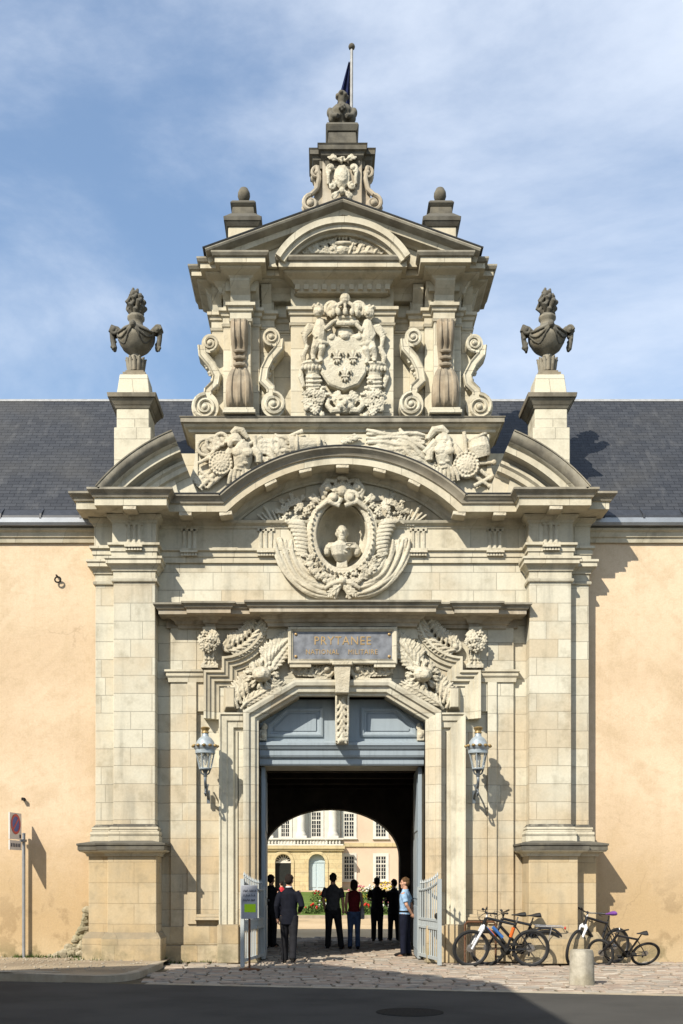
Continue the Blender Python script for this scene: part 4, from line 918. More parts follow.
def setts(x0f, x1, y0f, y1, seed):
    R = random.Random(seed); m = MB(); y = y1
    while y > -7.6:
        h = R.uniform(.19, .25); x = -4.2+R.uniform(0, .3)
        while x < x1:
            wd = R.uniform(.22, .44); cx, cy = x+wd/2, y-h/2
            if cy-h/2 > edge(cx)+.02 and (cx > -3.33 or False) and not (cy > -.02 and abs(cx) > 1.62) and not (cx < -3.3):
                g = .017; z = R.uniform(-.016, .012); zz = [z+R.uniform(-.008, .008) for _ in range(4)]; j = lambda: R.uniform(-.014, .014)
                P = [(x+g+j(), y-h+g+j()), (x+wd-g+j(), y-h+g+j()), (x+wd-g+j(), y-g+j()), (x+g+j(), y-g+j())]; ctr = (cx, cy)
                b = len(m.v); I = [(p[0]+(ctr[0]-p[0])*.13, p[1]+(ctr[1]-p[1])*.2) for p in P]
                m.v += [(p[0], p[1], -.05) for p in P]+[(p[0], p[1], zz[k]-.016) for k, p in enumerate(P)]+[(p[0], p[1], zz[k]+.003) for k, p in enumerate(I)]
                for k in range(4):
                    k2 = (k+1) % 4; m.f += [(b+k, b+k2, b+4+k2, b+4+k), (b+4+k, b+4+k2, b+8+k2, b+8+k)]
                m.f.append((b+8, b+9, b+10, b+11))
            x += wd
        y -= h
    return m
sheet('sett_bed', [(-4.6,edge(-4.6)+.012),(9,edge(9)+.012),(9,.44),(1.9,.44),(1.9,9.5),(-1.9,9.5),(-1.9,.44),(-4.6,.44)], -.022, M['joint'])
struct(setts(0, 9, 0, 9.4, 3).build('setts', M['setts'], None, True, ang=20))
m = MB(); m.plan([(-3.2,edge(-3.2)+.0),(9,edge(9)+.0)], [(-.1,-.06),(.03,-.06),(.03,-.012),(-.1,-.004)]); struct(m.build('channel_edge', M['kerb'], None, False))
sheet('courtyard', [(-70,8.0),(70,8.0),(70,60),(-70,60)], -.03, M['sand'])
hz = lambda x, y: 1.0*max(0, (y-26))/31
sheet('lawn', [(-30,26),(30,26),(30,53.5),(-30,53.5)], hz, M['grass'])
sheet('terrace', [(-40,53.5),(40,53.5),(40,58.9),(-40,58.9)], lambda x, y: .9+.015*(y-53.5), M['sand'])
m = MB(); m.box(-30, 30, 25.82, 26, -.05, .12); struct(m.build('lawn_edging', M['kerb'], None, False))
# loose stones on the pavement
R = random.Random(77); m = MB()
for i in range(420):
    x = R.uniform(-7, -3.6); y = R.uniform(-3.3, .3) if R.random() < .5 else R.uniform(-.9, .35)
    if y < -3.3+.3*abs(x+5)*0: continue
    r = R.uniform(.008, .024); m.ell((x, y, .085+r*.3), (r*R.uniform(.8,1.5), r*R.uniform(.8,1.4), r*.7), Matrix.Rotation(R.random()*3, 3, 'Z'), 6, 4)
o = m.build('loose_stones', M['kerb'], None, False); tag(o, 'small loose stones scattered over the raised gravel pavement', 'gravel', kind='stuff')
# rubble where the plaster has fallen beside the left pedestal
m = MB()
for i in range(120):
    t = R.random(); z = .1+.95*t*t; x = -5.12-(.85*(1-t)**1.3)*R.random(); r = R.uniform(.04, .085); m.ell((x, .36+R.uniform(-.04,.06), z), (r*1.3, .09, r), Matrix.Rotation(R.uniform(-.4,.4), 3, 'Y'), 7, 5)
rub = m
# weeds
M['weed'] = plain('weed green', (.07,.11,.025), .8, 0, .1, .3, 12)
m = MB()
for i in range(900):
    k = R.random()
    if k < .4: x, y = R.uniform(-6.6, -4.95), R.uniform(-.02, .14)
    elif k < .62: x, y = R.uniform(-5.3, -4.4), R.uniform(-.85, -.3) if R.random() < .6 else .3
    elif k < .85: x, y = R.uniform(-3.5, -1.9), -.2-R.random()*.12
    else: x, y = R.uniform(-7, -5), .1
    z0 = .08 if x < -3.45 else -.01; h = R.uniform(.02, .09)*(1.7 if k < .3 and x > -5.7 else 1); a = R.random()*6.3; l = R.uniform(.01, .05); wd = .009
    m.add([(x-wd*cos(a+1.57),y-wd*sin(a+1.57),z0),(x+wd*cos(a+1.57),y+wd*sin(a+1.57),z0),(x+l*cos(a),y+l*sin(a),z0+h)], [(0,1,2)])
tag(m.build('weeds', M['weed'], None, False), 'short weeds and moss along the foot of the walls', 'weeds', kind='stuff')
# manhole
t = A(410, 1011, -8); e = empty('manhole_cover', (.69, -7.95, -.016), 'round dark iron manhole cover set in the shaded asphalt road', 'manhole cover')
M['iron'] = plain('cast iron', (.032,.031,.029), .95, 0, .03, .2, 30)
m = MB(); m.lathe([(.36,-.02),(.42,-.02),(.42,.002),(.36,.004)], (0,0,0), 32); m.build('rim', M['iron'], e); m = MB(); m.lathe([(.001,-.02),(.35,-.02),(.35,-.004),(.001,-.002)], (0,0,0), 32)
for i in range(5): m.box(-.26, .26, -.25+.115*i, -.21+.115*i, -.004, .003)
m.build('lid', M['iron'], e)
# ================================================================== wing buildings
def plaster():
    t = NT('ochre lime plaster'); x, y, z = t.sep(t.tc.outputs['Object']); a = t.noise(.42, 5, rough=.6); b = t.noise(1.6, 6, rough=.65); c0 = t.mix(t.rng(a, .3, .68), (.62,.485,.34), (.525,.40,.265))
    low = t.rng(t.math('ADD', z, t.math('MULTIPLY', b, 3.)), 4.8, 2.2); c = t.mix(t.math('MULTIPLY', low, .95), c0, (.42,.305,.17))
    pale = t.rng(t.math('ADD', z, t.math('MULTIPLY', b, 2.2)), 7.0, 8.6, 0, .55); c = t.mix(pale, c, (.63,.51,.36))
    stn = t.math('MULTIPLY', t.rng(b, .52, .6), t.rng(t.math('ADD', z, t.math('MULTIPLY', a, 1.5)), 2.9, 1.6)); c = t.mix(t.rng(b, .46, .68, 0, .45), c, (.43,.325,.20)); c = t.mix(t.math('MULTIPLY', stn, .6), c, (.27,.19,.10))
    damp = t.rng(t.math('ADD', z, t.math('MULTIPLY', b, .9)), 1.15, .55); c = t.mix(t.math('MULTIPLY', damp, .5), c, (.48,.38,.24))
    moss = t.math('MULTIPLY', t.rng(z, .5, .1), t.rng(b, .5, .6)); c = t.mix(t.math('MULTIPLY', moss, .6), c, (.12,.11,.05))
    mt = t.noise(6.5, 6, rough=.7); c = t.mix(t.rng(mt, .45, .7, 0, .28), c, (.40,.29,.17)); f = t.noise(30, 5, rough=.7); c = t.mix(.32, c, t.mix(f, (.2,.2,.2), (.8,.8,.8)), 'OVERLAY'); st = t.noise(2, 4, sc=(2, 2, .12)); c = t.mix(t.rng(st, .55, .8, 0, .2), c, (.33,.24,.13))
    vo = t.n('ShaderNodeTexVoronoi', feature='DISTANCE_TO_EDGE'); vo.inputs['Scale'].default_value = .55; wv = t.n('ShaderNodeVectorMath', operation='ADD'); nn = t.n('ShaderNodeTexNoise'); nn.inputs['Scale'].default_value = 1.1; nn.inputs['Detail'].default_value = 6; t.l(t.tc.outputs['Object'], nn.inputs[0]); t.l(nn.outputs[1], wv.inputs[0]); t.l(t.tc.outputs['Object'], wv.inputs[1]); t.l(wv.outputs[0], vo.inputs['Vector']); c = t.mix(t.math('MULTIPLY', t.rng(vo.outputs[0], .006, .001), t.rng(a, .52, .66, 0, .3)), c, (.25,.18,.11)); t.bump(t.math('ADD', b, t.math('MULTIPLY', f, .25)), .02, .8); return t.done(c, .95, 0, .1)
def slate():
    t = NT('blue slate'); x, y, z = t.sep(t.tc.outputs['Object']); v = t.comb(x, t.math('MULTIPLY', z, 1.305)); br = t.n('ShaderNodeTexBrick', offset=.5); t.l(v, br.inputs['Vector'])
    br.inputs['Color1'].default_value = (.025,.0275,.033,1); br.inputs['Color2'].default_value = (.039,.042,.048,1); br.inputs['Mortar'].default_value = (.011,.012,.015,1)
    for k, q in (('Scale', 1), ('Mortar Size', .006), ('Mortar Smooth', .2), ('Bias', 0), ('Brick Width', .23), ('Row Height', .125)): br.inputs[k].default_value = q
    n = t.noise(.5, 5); c = t.mix(t.rng(n, .45, .75, 0, .5), br.outputs[0], (.062,.059,.052)); s = t.noise(3, 4, sc=(2, 1, .2)); c = t.mix(t.rng(s, .5, .8, 0, .4), c, (.10,.10,.10))
    saw = t.math('FRACT', t.math('MULTIPLY', t.math('MULTIPLY', z, 1.305), 8)); t.bump(t.math('SUBTRACT', t.math('MULTIPLY', saw, -.6), br.outputs['Fac']), .012, .9); return t.done(c, .62, 0, .3)
M['plaster'] = plaster(); M['slate'] = slate(); M['zinc'] = plain('zinc', (.36,.38,.40), .4, .5, .4, .1, 3); M['darkslate'] = plain('dark slate course', (.035,.038,.045), .5)
for s in (-1, 1):
    W = empty('wing_building', (s*12, .15, 0), ('long ochre plastered building with slate roof on the left of the gatehouse' if s < 0 else 'ochre plastered building with slate roof right of the gatehouse, above the small bicycle'), 'building', 'wings beside the gatehouse')
    def part(m, nm, mat, **k):
        m.v = [(x-s*12, y-.4, z) for x, y, z in m.v]; return m.build(nm, mat, W, k.pop('smooth', False), **k)
    a, b = sorted((s*4.86, s*26)); m = MB(); m.box(a, b, .4, .8, -.05, 8.5); m.box(a, b, 6.9, 7.4, 0, 8.5); m.box(*sorted((s*25.6, s*26)), .8, 6.9, 0, 8.5); wl = part(m, 'wall', M['plaster'])
    a, b = sorted((s*4.8, s*26.2)); m = MB(); m.plan([(a,.4),(b,.4)], [(-.05,8.42),(.05,8.42),(.07,8.5),(.1,8.52),(.12,8.6),(.17,8.64),(.17,8.68),(-.05,8.7)]); part(m, 'eaves_cornice', M['trim'])
    m = MB(); m.plan([(a,.4),(b,.4)], [(.0,8.70),(.26,8.70),(.29,8.75),(.29,8.84),(.27,8.85),(0,8.8)]); part(m, 'gutter', M['zinc'])
    a, b = sorted((s*4.85, s*26.4)); m = MB(); m.prism([(.75,9.495),(3.66,12.80),(7.4,8.6),(7.4,8.4),(3.66,12.62),(.75,9.3)], *sorted((s*.001, s*4.8499)), 'x'); m.prism([(.16,8.78),(.2,8.87),(3.66,12.80),(7.4,8.6),(7.4,8.4),(3.66,12.62),(.3,8.76)], a, b, 'x'); rf = part(m, 'roof', M['slate'])
    m = MB(); m.prism([(.13,8.84),(.15,8.9),(.33,9.07),(.36,9.05),(.19,8.84)], *sorted((s*4.9, s*26.3)), 'x'); part(m, 'snow_guard', M['darkslate'])
    m = MB()
    for i in range(16): x = s*(5.2+i*.8); m.prism([(.10,8.83),(.13,8.93),(.35,9.11),(.36,9.09),(.15,8.83)], x-.02, x+.02, 'x')
    part(m, 'gutter_bracket', M['darkslate'])
    m = MB(); m.prism([(3.60,12.75),(3.66,12.825),(3.72,12.75),(3.66,12.78)], *sorted((s*.001, s*26.4)), 'x'); part(m, 'ridge', M['polegrey'])
    if s < 0: rub.v = [(x+12, y-.4, z) for x, y, z in rub.v]; rub.build('exposed_rubble', M['rubble'], W, False)
x, z = A(57, 580, .13); e = empty('wall_ring', (x, .15, z), 'small dark iron ring on a hook high on the left plaster wall', 'wall ring')
m = MB(); m.tube([(0,.02,.08),(0,-.08,.08),(0.02,-.1,.04)], .018, 6); m.build('hook', M['iron'], e); m = MB(); m.tube([(.03+.06*cos(a),-.08,-.01+.055*sin(a)) for a in [2*pi*i/16 for i in range(16)]], .016, 6, closed=True); m.build('ring', M['iron'], e)
x, z = A(24, 799.5, .13); m = MB(); m.tube([(0,.03,0),(-.01,-.07,.01)], [.035,.03], 8); m.box(-.03, .03, -.1, -.05, -.025, .03); o = m.build('wall_peg', M['iron'], None, False, loc=(x, .14, z)); tag(o, 'short iron peg stub in the left plaster wall above the road sign', 'wall peg')
# ================================================================== palace across the courtyard
M['pal_y'] = stone('yellow ashlar', (.52,.43,.25), (.46,.37,.21), (.44,.33,.17), True, .2, None, .3, row=.33, wid=1.1, streak=.15)
M['pal_p'] = plain('pink plaster', (.56,.43,.32), .9, 0, .1, .06, .6); M['pal_w'] = plain('white stone', (.60,.57,.50), .85, 0, .2, .08, 2); M['glass'] = plain('window glass', (.02,.024,.03), .08, 0, .6, .1); M['paledoor'] = plain('pale blue paint', (.40,.48,.50), .6, 0, .4, .04); M['void'] = plain('dark hall', (.01,.012,.01), .9)
PY = 59.0
PB = empty('palace', (-2, PY, 1.0), 'pale palace front with tall white windows, arched doors and columns across the courtyard', 'palace')
def pp_(m, nm, mat, parent=None, **k):
    m.v = [(x+2, y-PY, z-1) for x, y, z in m.v]; return m.build(nm, mat, parent or PB, k.pop('smooth', False), **k)
xe, _ = A(342, 880, 57.6); _, zs = A(342, 845.5, 57.6); zg = 1.0
m = MB(); m.box(xe+.02, 24, PY, PY+9, .5, 17); m.box(-30, xe+.02, PY+.02, PY+9, .5, 17); pp_(m, 'wall', M['pal_p'])
def arch_poly(cx, w_, z0, zsp): return [(cx+w_*cos(a), zsp+w_*sin(a)) for a in [pi*i/12 for i in range(13)]]+[(cx-w_, z0), (cx+w_, z0)]
yf = 57.6
doors = []
for p0, p1, pt in ((275, 291, 854), (308.5, 325, 854)):
    x0, zt = A(p0, pt, yf); x1, _ = A(p1, pt, yf); doors.append(((x0+x1)/2, (x1-x0)/2, zt))
doors.insert(0, (2*doors[0][0]-doors[1][0], doors[0][1], doors[0][2]))
cuts = [-12.0]+[(doors[i][0]+doors[i+1][0])/2 for i in range(2)]+[xe]
m = MB()
for i, (cx, w_, zt) in enumerate(doors):
    x0, x1 = cuts[i], cuts[i+1]; zp = zt-w_; pl = [(x0,.6),(cx-w_,.6)]+[(cx-w_*cos(a), zp+w_*sin(a)) for a in [pi*k/14 for k in range(15)]]+[(cx+w_,.6),(x1,.6),(x1,zs-.25),(x0,zs-.25)]; m.prism(pl, yf, yf+.6)
m.box(-12, xe, yf+.6, PY+.3, zs-.4, zs-.25); m.box(xe-.4, xe, yf+.6, PY, .5, zs-.3)
pp_(m, 'pavilion', M['pal_y'])
m = MB(); m.box(-12, xe+.2, yf-.25, PY, zs-.25, zs+.0); m.box(-12, xe+.12, yf-.15, PY, zs-.4, zs-.25); pp_(m, 'cornice', M['pal_y'])
m = MB(); _, zb = A(300, 838, yf); m.box(-12, xe+.1, yf-.1, yf+.2, zb-.12, zb); m.box(-12, xe+.1, yf-.08, yf+.18, zs, zs+.1)
x = -11.8
while x < xe: m.lathe([(.05,zs+.1),(.09,zs+.2),(.05,zs+.35),(.05,zb-.12)], (x, yf+.05, 0), 8); x += .24
pp_(m, 'balustrade', M['pal_w'], smooth=True)
for i, (cx, w_, zt) in enumerate(doors):
    zp = zt-w_; m = MB(); m.prism(arch_poly(cx, w_, .7, zp), yf+.35, yf+.5); d = pp_(m, 'door', M['paledoor'] if i == 2 else M['void'])
    m = MB()
    if i == 2:
        for sx in (-1, 1): m.box(cx+sx*w_*.5-w_*.4, cx+sx*w_*.5+w_*.4, yf+.31, yf+.35, 1.2, zp-.1)
        m.box(cx-w_, cx+w_, yf+.3, yf+.36, zp-.03, zp+.06); pp_(m, 'door_panel', M['paledoor'], d)
    else:
        for k in range(9): a = pi*k/8; m.tube([(cx,yf+.33,zp),(cx+w_*cos(a),yf+.33,zp+w_*sin(a))], .035, 5)
        for r in (.5, .97): m.tube([(cx+w_*r*cos(a),yf+.33,zp+w_*r*sin(a)) for a in [pi*k/12 for k in range(13)]], .04, 5)
        m.box(cx-w_, cx+w_, yf+.3, yf+.36, zp-.07, zp+.05); pp_(m, 'fanlight', M['pal_w'], d)
    m = MB(); m.face([(cx-w_,.7)]+[(cx-w_*cos(a), zp+w_*sin(a)) for a in [pi*k/14 for k in range(15)]]+[(cx+w_,.7)], [(0,-.1),(0,.08),(.22,.08),(.25,0),(.25,-.1)], yf); pp_(m, 'door_surround', M['pal_y'], d)
# columns standing on the balustrade level
for pa, pb in ((265, 272), (297, 305), (328.5, 336.7)):
    x0, _ = A(pa, 800, yf+.7); x1, _ = A(pb, 800, yf+.7); cx = (x0+x1)/2; r = (x1-x0)/2*1.0; m = MB(); m.box(cx-r*1.4, cx+r*1.4, yf+.7-r*1.4, yf+.7+r*1.4, zs, zs+.75); m.lathe([(r*1.3,.75),(r*1.3,.9),(r*1.08,1.0),(r,1.1),(r*.88,8.0),(r*1.2,8.3)], (cx,yf+.7,zs), 20); pp_(m, 'column', M['pal_w'], smooth=True)
m = MB(); m.box(-12, xe, yf+.1, PY, zs+8.3, zs+9.5); pp_(m, 'entablature', M['pal_w'])
m = MB(); m.box(-12, xe-.1, PY-.1, PY+.01, zs, zs+8.3); pp_(m, 'loggia_wall', M['pal_w'])
m = MB(); _, z = A(370, 844, PY); m.box(xe, 24, PY-.12, PY, z-.2, z+.08); _, z2 = A(370, 887, PY); m.box(xe, 24, PY-.1, PY, .5, z2); pp_(m, 'string_course', M['pal_y'])
def win(p0, p1, t0, t1, y):
    x0, zt = A(p0, t0, y); x1, zb = A(p1, t1, y); m = MB(); f = .2
    m.face([(x0,zb),(x0,zt),(x1,zt),(x1,zb)], [(-.02,-.05),(-.02,.06),(f,.06),(f,-.05)], y, True); wd = pp_(m, 'window', M['pal_w'])
    m = MB(); m.box(x0, x1, y-.02, y-.004, zb, zt); pp_(m, 'pane', M['glass'], wd)
    m = MB(); n = 4; hgt = (zt-zb)
    for i in range(n+1): q = x0+(x1-x0)*i/n; b = .05 if i in (0, n//2, n) else .022; m.box(q-b*.7, q+b*.7, y-.05, y-.021, zb, zt)
    for i in range(7): q = zb+hgt*i/6; b = .045 if i in (0, 4, 6) else .018; m.box(x0, x1, y-.048, y-.022, q-b, q+b)
    m.box(x0-f-.05, x1+f+.05, y-.16, y-.02, zb-f*.9, zb-f*.5); pp_(m, 'muntins', M['pal_w'], wd)
for p0, p1 in ((344, 354), (375.6, 386), (407, 417)): win(p0, p1, 813.5, 837, PY); win(p0, p1, 856, 879.5, PY)
for p0, p1 in ((281, 289.5), (311.5, 321), (250, 259)): win(p0, p1, 812, 837, PY-.1)
m = MB(); m.prism([(PY-.8,17),(PY+4,22),(PY+9.8,17)], -30.5, 24.5, 'x'); pp_(m, 'roof', M['slate'])
# flower beds in front of the palace
def flowerclump(x, y, r, h, col, label):
    z0 = hz(x, y); e = empty('flower_clump', (x, y, z0), label, 'flowers', 'flower clumps on the lawn'); Rr = random.Random(int(x*100+y*7)); m = MB()
    for i in range(170):
        a = Rr.uniform(0, 6.3); q = sqrt(Rr.random())*r; z = h*Rr.random()*(1-.5*(q/r)**2); p = Vector((q*cos(a), q*sin(a)*.7, z)); u = Vector((Rr.uniform(-1,1),Rr.uniform(-1,1),Rr.uniform(-.4,1))).normalized()*.13; v = u.orthogonal().normalized()*.045
        m.add([p-u*.5, p+v, p+u*.5, p-v], [(0,1,2,3)])
    m.build('foliage', M['weed'], e, False); m = MB()
    r *= .6 if col == 'fl_red' else .75
    for i in range(max(9, int(15*r/.5))):
        a = Rr.uniform(0, 6.3); q = sqrt(Rr.random())*r; m.ell((q*cos(a), q*sin(a)*.7-.05, h*(1-.35*(q/r)**2)+Rr.uniform(-.12,.06)), Rr.uniform(.04,.065), None, 6, 4)
    m.build('bloom', M[col], e)
for nm, c in (('fl_red', (.45,.03,.015)), ('fl_yel', (.6,.42,.03)), ('fl_wht', (.62,.6,.55)), ('fl_pnk', (.55,.16,.2))): M[nm] = plain(nm.replace('fl_', 'petals '), c, .7, 0, .2, .1)
for px, py, d, r, h, c, lb in ((311,909,29,.5,.45,'fl_red','clump of red flowers low on the lawn between the suited man and the couple'),(320,909,30,.45,.5,'fl_wht','clump of white flowers left of the man of the couple'),(327,905,31,.4,.6,'fl_yel','clump of yellow flowers touching the man of the couple'),(364,911,29,.5,.45,'fl_red','clump of red flowers right of the woman with the bag'),(367,899,34,.6,.8,'fl_yel','tall clump of yellow flowers right of the woman, on the lawn'),(388,912,29,.45,.4,'fl_wht','clump of white flowers between the two dark figures at the right'),(389,905,32,.5,.5,'fl_pnk','clump of pink flowers between the two dark figures at the right'),(372,895,38,.9,1.0,'fl_wht','large white flowering clump below the palace windows'),(318,897,40,.5,.7,'fl_red','small red flowering plant alone in the middle of the lawn'),(385,893,42,1.0,1.1,'fl_yel','large yellow flowering clump under the right palace windows'),(358,893,42,.9,.9,'fl_pnk','pink flowering clump under the palace windows behind the woman'),(398,897,38,.9,1.0,'fl_wht','white flowering clump beside the dark figure in black')):
    x, _ = A(px, py, d); flowerclump(x, d, r, h, c, lb)
# ================================================================== house across the street (behind the camera, throws the street shadow)
HB = empty('town_house', (-9.4, -12.9, 0), 'tall gabled plaster town house across the street from the gatehouse', 'house')
M['hplaster'] = plain('grey beige plaster', (.42,.37,.29), .9, 0, .1, .12, .7)
m = MB(); m.prism([(-5.5,0),(5.5,0),(5.5,8.9),(0,12.9),(-5.5,8.9)], 0, -34); m.build('wall', M['hplaster'], HB, False)
m = MB(); m.prism([(-5.75,8.82),(0,13.0),(5.75,8.82),(5.75,8.98),(0,13.18),(-5.75,8.98)], .2, -34.2); m.build('roof', M['slate'], HB, False)
for y in range(4):
    for z in (1.0, 4.0, 6.6):
        m = MB(); m.box(5.49, 5.56, -3.2-y*6, -1.9-y*6, z, z+1.8); f = m.build('window', M['pal_w'], HB, False); m = MB(); m.box(5.5, 5.57, -3.1-y*6, -2.6-y*6, z+.1, z+1.7); m.box(5.5, 5.57, -2.5-y*6, -2.0-y*6, z+.1, z+1.7); m.build('pane', M['glass'], f, False)
for x in (-3.5, 0, 3.5):
    for z in (1.0, 4.0, 6.6):
        m = MB(); m.box(x-.65, x+.65, -.01, .06, z, z+1.8); f = m.build('window', M['pal_w'], HB, False); m = MB(); m.box(x-.55, x-.05, 0, .07, z+.1, z+1.7); m.box(x+.05, x+.55, 0, .07, z+.1, z+1.7); m.build('pane', M['glass'], f, False)
# ================================================================== wall lanterns
M['lamp_grey'] = plain('pale grey lamp paint', (.34,.39,.42), .4, .2, .5, .15, 12); M['lampiron'] = plain('blue grey iron', (.13,.15,.165), .45, .3, .5, .2, 12); M['brass'] = plain('dull gilt', (.36,.25,.10), .5, .4, .5, .3)
def lampglass():
    t = NT('lamp glass'); t.b.inputs['Transmission Weight'].default_value = .85; t.b.inputs['IOR'].default_value = 1.1; t.b.inputs['Alpha'].default_value = .45; return t.done((.85,.85,.8), .15, 0, .5)
M['lglass'] = lampglass(); M['bulb'] = plain('milky bulb', (.6,.6,.57), .3)
def lantern(x, label):
    e = empty('wall_lantern', (x, -.68, 3.78), label, 'lantern', 'wall lanterns flanking the doorway')
    m = MB(); m.lathe([(.17,.30),(.195,.305),(.195,.375),(.225,.41),(.235,.45),(.2,.455),(.185,.48),(.165,.54),(.12,.6),(.07,.635),(.06,.69),(.02,.7)], (0,0,0), 16); c = m.build('hood', M['lamp_grey'], e)
    m = MB(); m.lathe([(.05,.69),(.075,.7),(.06,.74),(.095,.8),(.06,.82),(.02,.8)], (0,0,0), 12)
    for i in range(12):
        a = 2*pi*i/12; m.ell((.23*cos(a), .23*sin(a), .445), (.04,.04,.03))
    m.build('crown', M['brass'], e)
    m = MB()
    for i in range(6):
        a = 2*pi*i/6+.2; m.tube([(.105*cos(a),.105*sin(a),0),(.175*cos(a),.175*sin(a),.32)], .014, 6)
    m.tube([(.105*cos(a),.105*sin(a),.01) for a in [2*pi*i/18 for i in range(18)]], .016, 6, closed=True); m.build('cage', M['lamp_grey'], e)
    m = MB(); k = 6; vs = []
    for z, r in ((.02,.098),(.31,.166)): vs += [(r*cos(2*pi*i/k+.2), r*sin(2*pi*i/k+.2), z) for i in range(k)]
    m.add(vs, [(i, (i+1) % k, (i+1) % k+k, i+k) for i in range(k)]); m.build('glass', M['lglass'], e, False)
    m = MB(); m.lathe([(.02,.08),(.03,.14),(.06,.2),(.055,.26),(.02,.3)], (0,0,0), 12); m.build('bulb', M['bulb'], e)
    m = MB(); m.lathe([(.02,-.02),(.1,-.02),(.115,.02),(.02,.03)], (0,0,0), 12); m.tube([(0,0,-.01),(0,0,-.09),(0,.02,-.14)], [.06,.03,.04], 8)
    for sx in (-1, 1): m.tube([(sx*.1,0,0),(sx*.07,0,-.08),(0,0,-.12)], .016, 6)
    pts = [(0,.02,-.13),(0,.0,-.22),(0,.05,-.32),(0,.17,-.40),(0,.3,-.42),(0,.42,-.45),(0,.55,-.52)]; m.tube(bez3(pts), .028, 8)
    m.tube(bez3([(0,.1,-.36),(0,.03,-.42),(0,.06,-.5),(0,.14,-.48),(0,.13,-.42)]), .018, 6); m.tube(bez3([(0,.55,-.25),(0,.4,-.3),(0,.3,-.38),(0,.2,-.34),(0,.24,-.27),(0,.3,-.3)]), .018, 6); m.ell((0,.03,-.46), .03)
    for i in range(4): m.ell((0,.12+.1*i,-.385-.02*i), (.035,.04,.03))
    m.box(-.03, .03, .54, .6, -.62, -.36); m.build('bracket', M['lampiron'], e)
def bez3(p, n=4):
    o = []
    for i in range(len(p)-1):
        a, b, c, d = p[max(0,i-1)], p[i], p[i+1], p[min(len(p)-1,i+2)]
        for k in range(n):
            t = k/n; o.append(tuple(.5*((2*b[q])+(-a[q]+c[q])*t+(2*a[q]-5*b[q]+4*c[q]-d[q])*t*t+(-a[q]+3*b[q]-3*c[q]+d[q])*t**3) for q in (0, 1, 2)))
    return o+[p[-1]]
lantern(-2.66, 'grey wall lantern with gilt crown left of the doorway, above the notice board'); lantern(2.62, 'grey wall lantern with gilt crown right of the doorway, above the bicycles')
# ================================================================== gate leaves
def gate(h, tip, label):
    d = Vector((tip[0]-h[0], tip[1]-h[1])); L = d.length; e = empty('metal_gate', (h[0], h[1], 0), label, 'gate', 'low gate leaves folded out from the doorway', (0, 0, atan2(d.y, d.x)))
    top = lambda x: 1.42+.02*(1-x/L)+.2*(x/L)**2.2
    m = MB(); m.box(-.03, .03, -.03, .03, .04, 1.5); m.box(L-.035, L+.035, -.035, .035, .02, 1.66)
    m.box(0, L, -.022, .022, .1, .16); m.box(0, L, -.022, .022, .68, .725); m.box(0, L, -.022, .022, .84, .885); m.tube([(L*i/12, 0, top(L*i/12)) for i in range(13)], .026, 6); m.build('frame', M['gate'], e, False)
    m = MB(); m.box(.03, L-.03, -.008, .008, .725, .84); m.build('band', M['gate'], e, False)
    m = MB(); n = int(L/.135)
    for i in range(1, n): x = L*i/n; m.tube([(x,0,.13),(x,0,top(x)+.13)], .0125, 6); m.lathe([(.012,0),(.024,.02),(.001,.09)], (x,0,top(x)+.12), 6)
    m.build('bars', M['gate'], e, True)
    m = MB(); m.ell((L-.1,-.03,.95), (.05,.04,.06)); m.build('lock', M['iron'], e)
gate((-1.6, .3), (-1.88, -1.45), 'low grey metal gate leaf on the left of the doorway, behind the notice board'); gate((1.58, .42), (1.83, -1.05), 'low grey metal gate leaf right of the doorway, beside the guard in light blue')
# ================================================================== notice board
M['boardgrey'] = plain('grey board', (.36,.37,.40), .6, 0, .3, .1, 6); M['rust'] = plain('rusty iron', (.15,.07,.035), .8, .2, .3, .2, 15); M['neon'] = plain('yellow green sticker', (.42,.68,.02), .6, 0, .2, .03); M['ink'] = plain('ink', (.06,.06,.085), .7)
e = empty('notice_board', (-1.72, -1.9, -.01), 'grey notice on a thin iron stand with a yellow-green sticker, before the left gate leaf', 'notice board')
m = MB(); m.lathe([(.001,0),(.2,0),(.19,.03),(.03,.05),(.001,.05)], (0,0,0), 20); m.build('base', M['rust'], e)
m = MB(); m.tube([(0,0,.03),(0,0,.98)], .02, 8); m.build('pole', M['rust'], e)
m = MB(); m.box(-.15, .15, -.035, -.02, .94, 1.55); b = m.build('panel', M['boardgrey'], e, False, .006); m = MB(); m.box(-.09, .115, -.039, -.034, 1.06, 1.21); m.build('sticker', M['neon'], b, False)
m = MB(); Rr = random.Random(2)
for r in range(3):
    x = -.11
    while x < .1:
        wd = Rr.uniform(.015, .03); z = 1.45-.085*r
        m.tube([(x,-.037,z-.02),(x+wd*.5,-.037,z+.022),(x+wd,-.037,z-.015)], .0045, 5); x += wd+Rr.choice((.006,.006,.02))
m.build('handwriting', M['ink'], b, False)
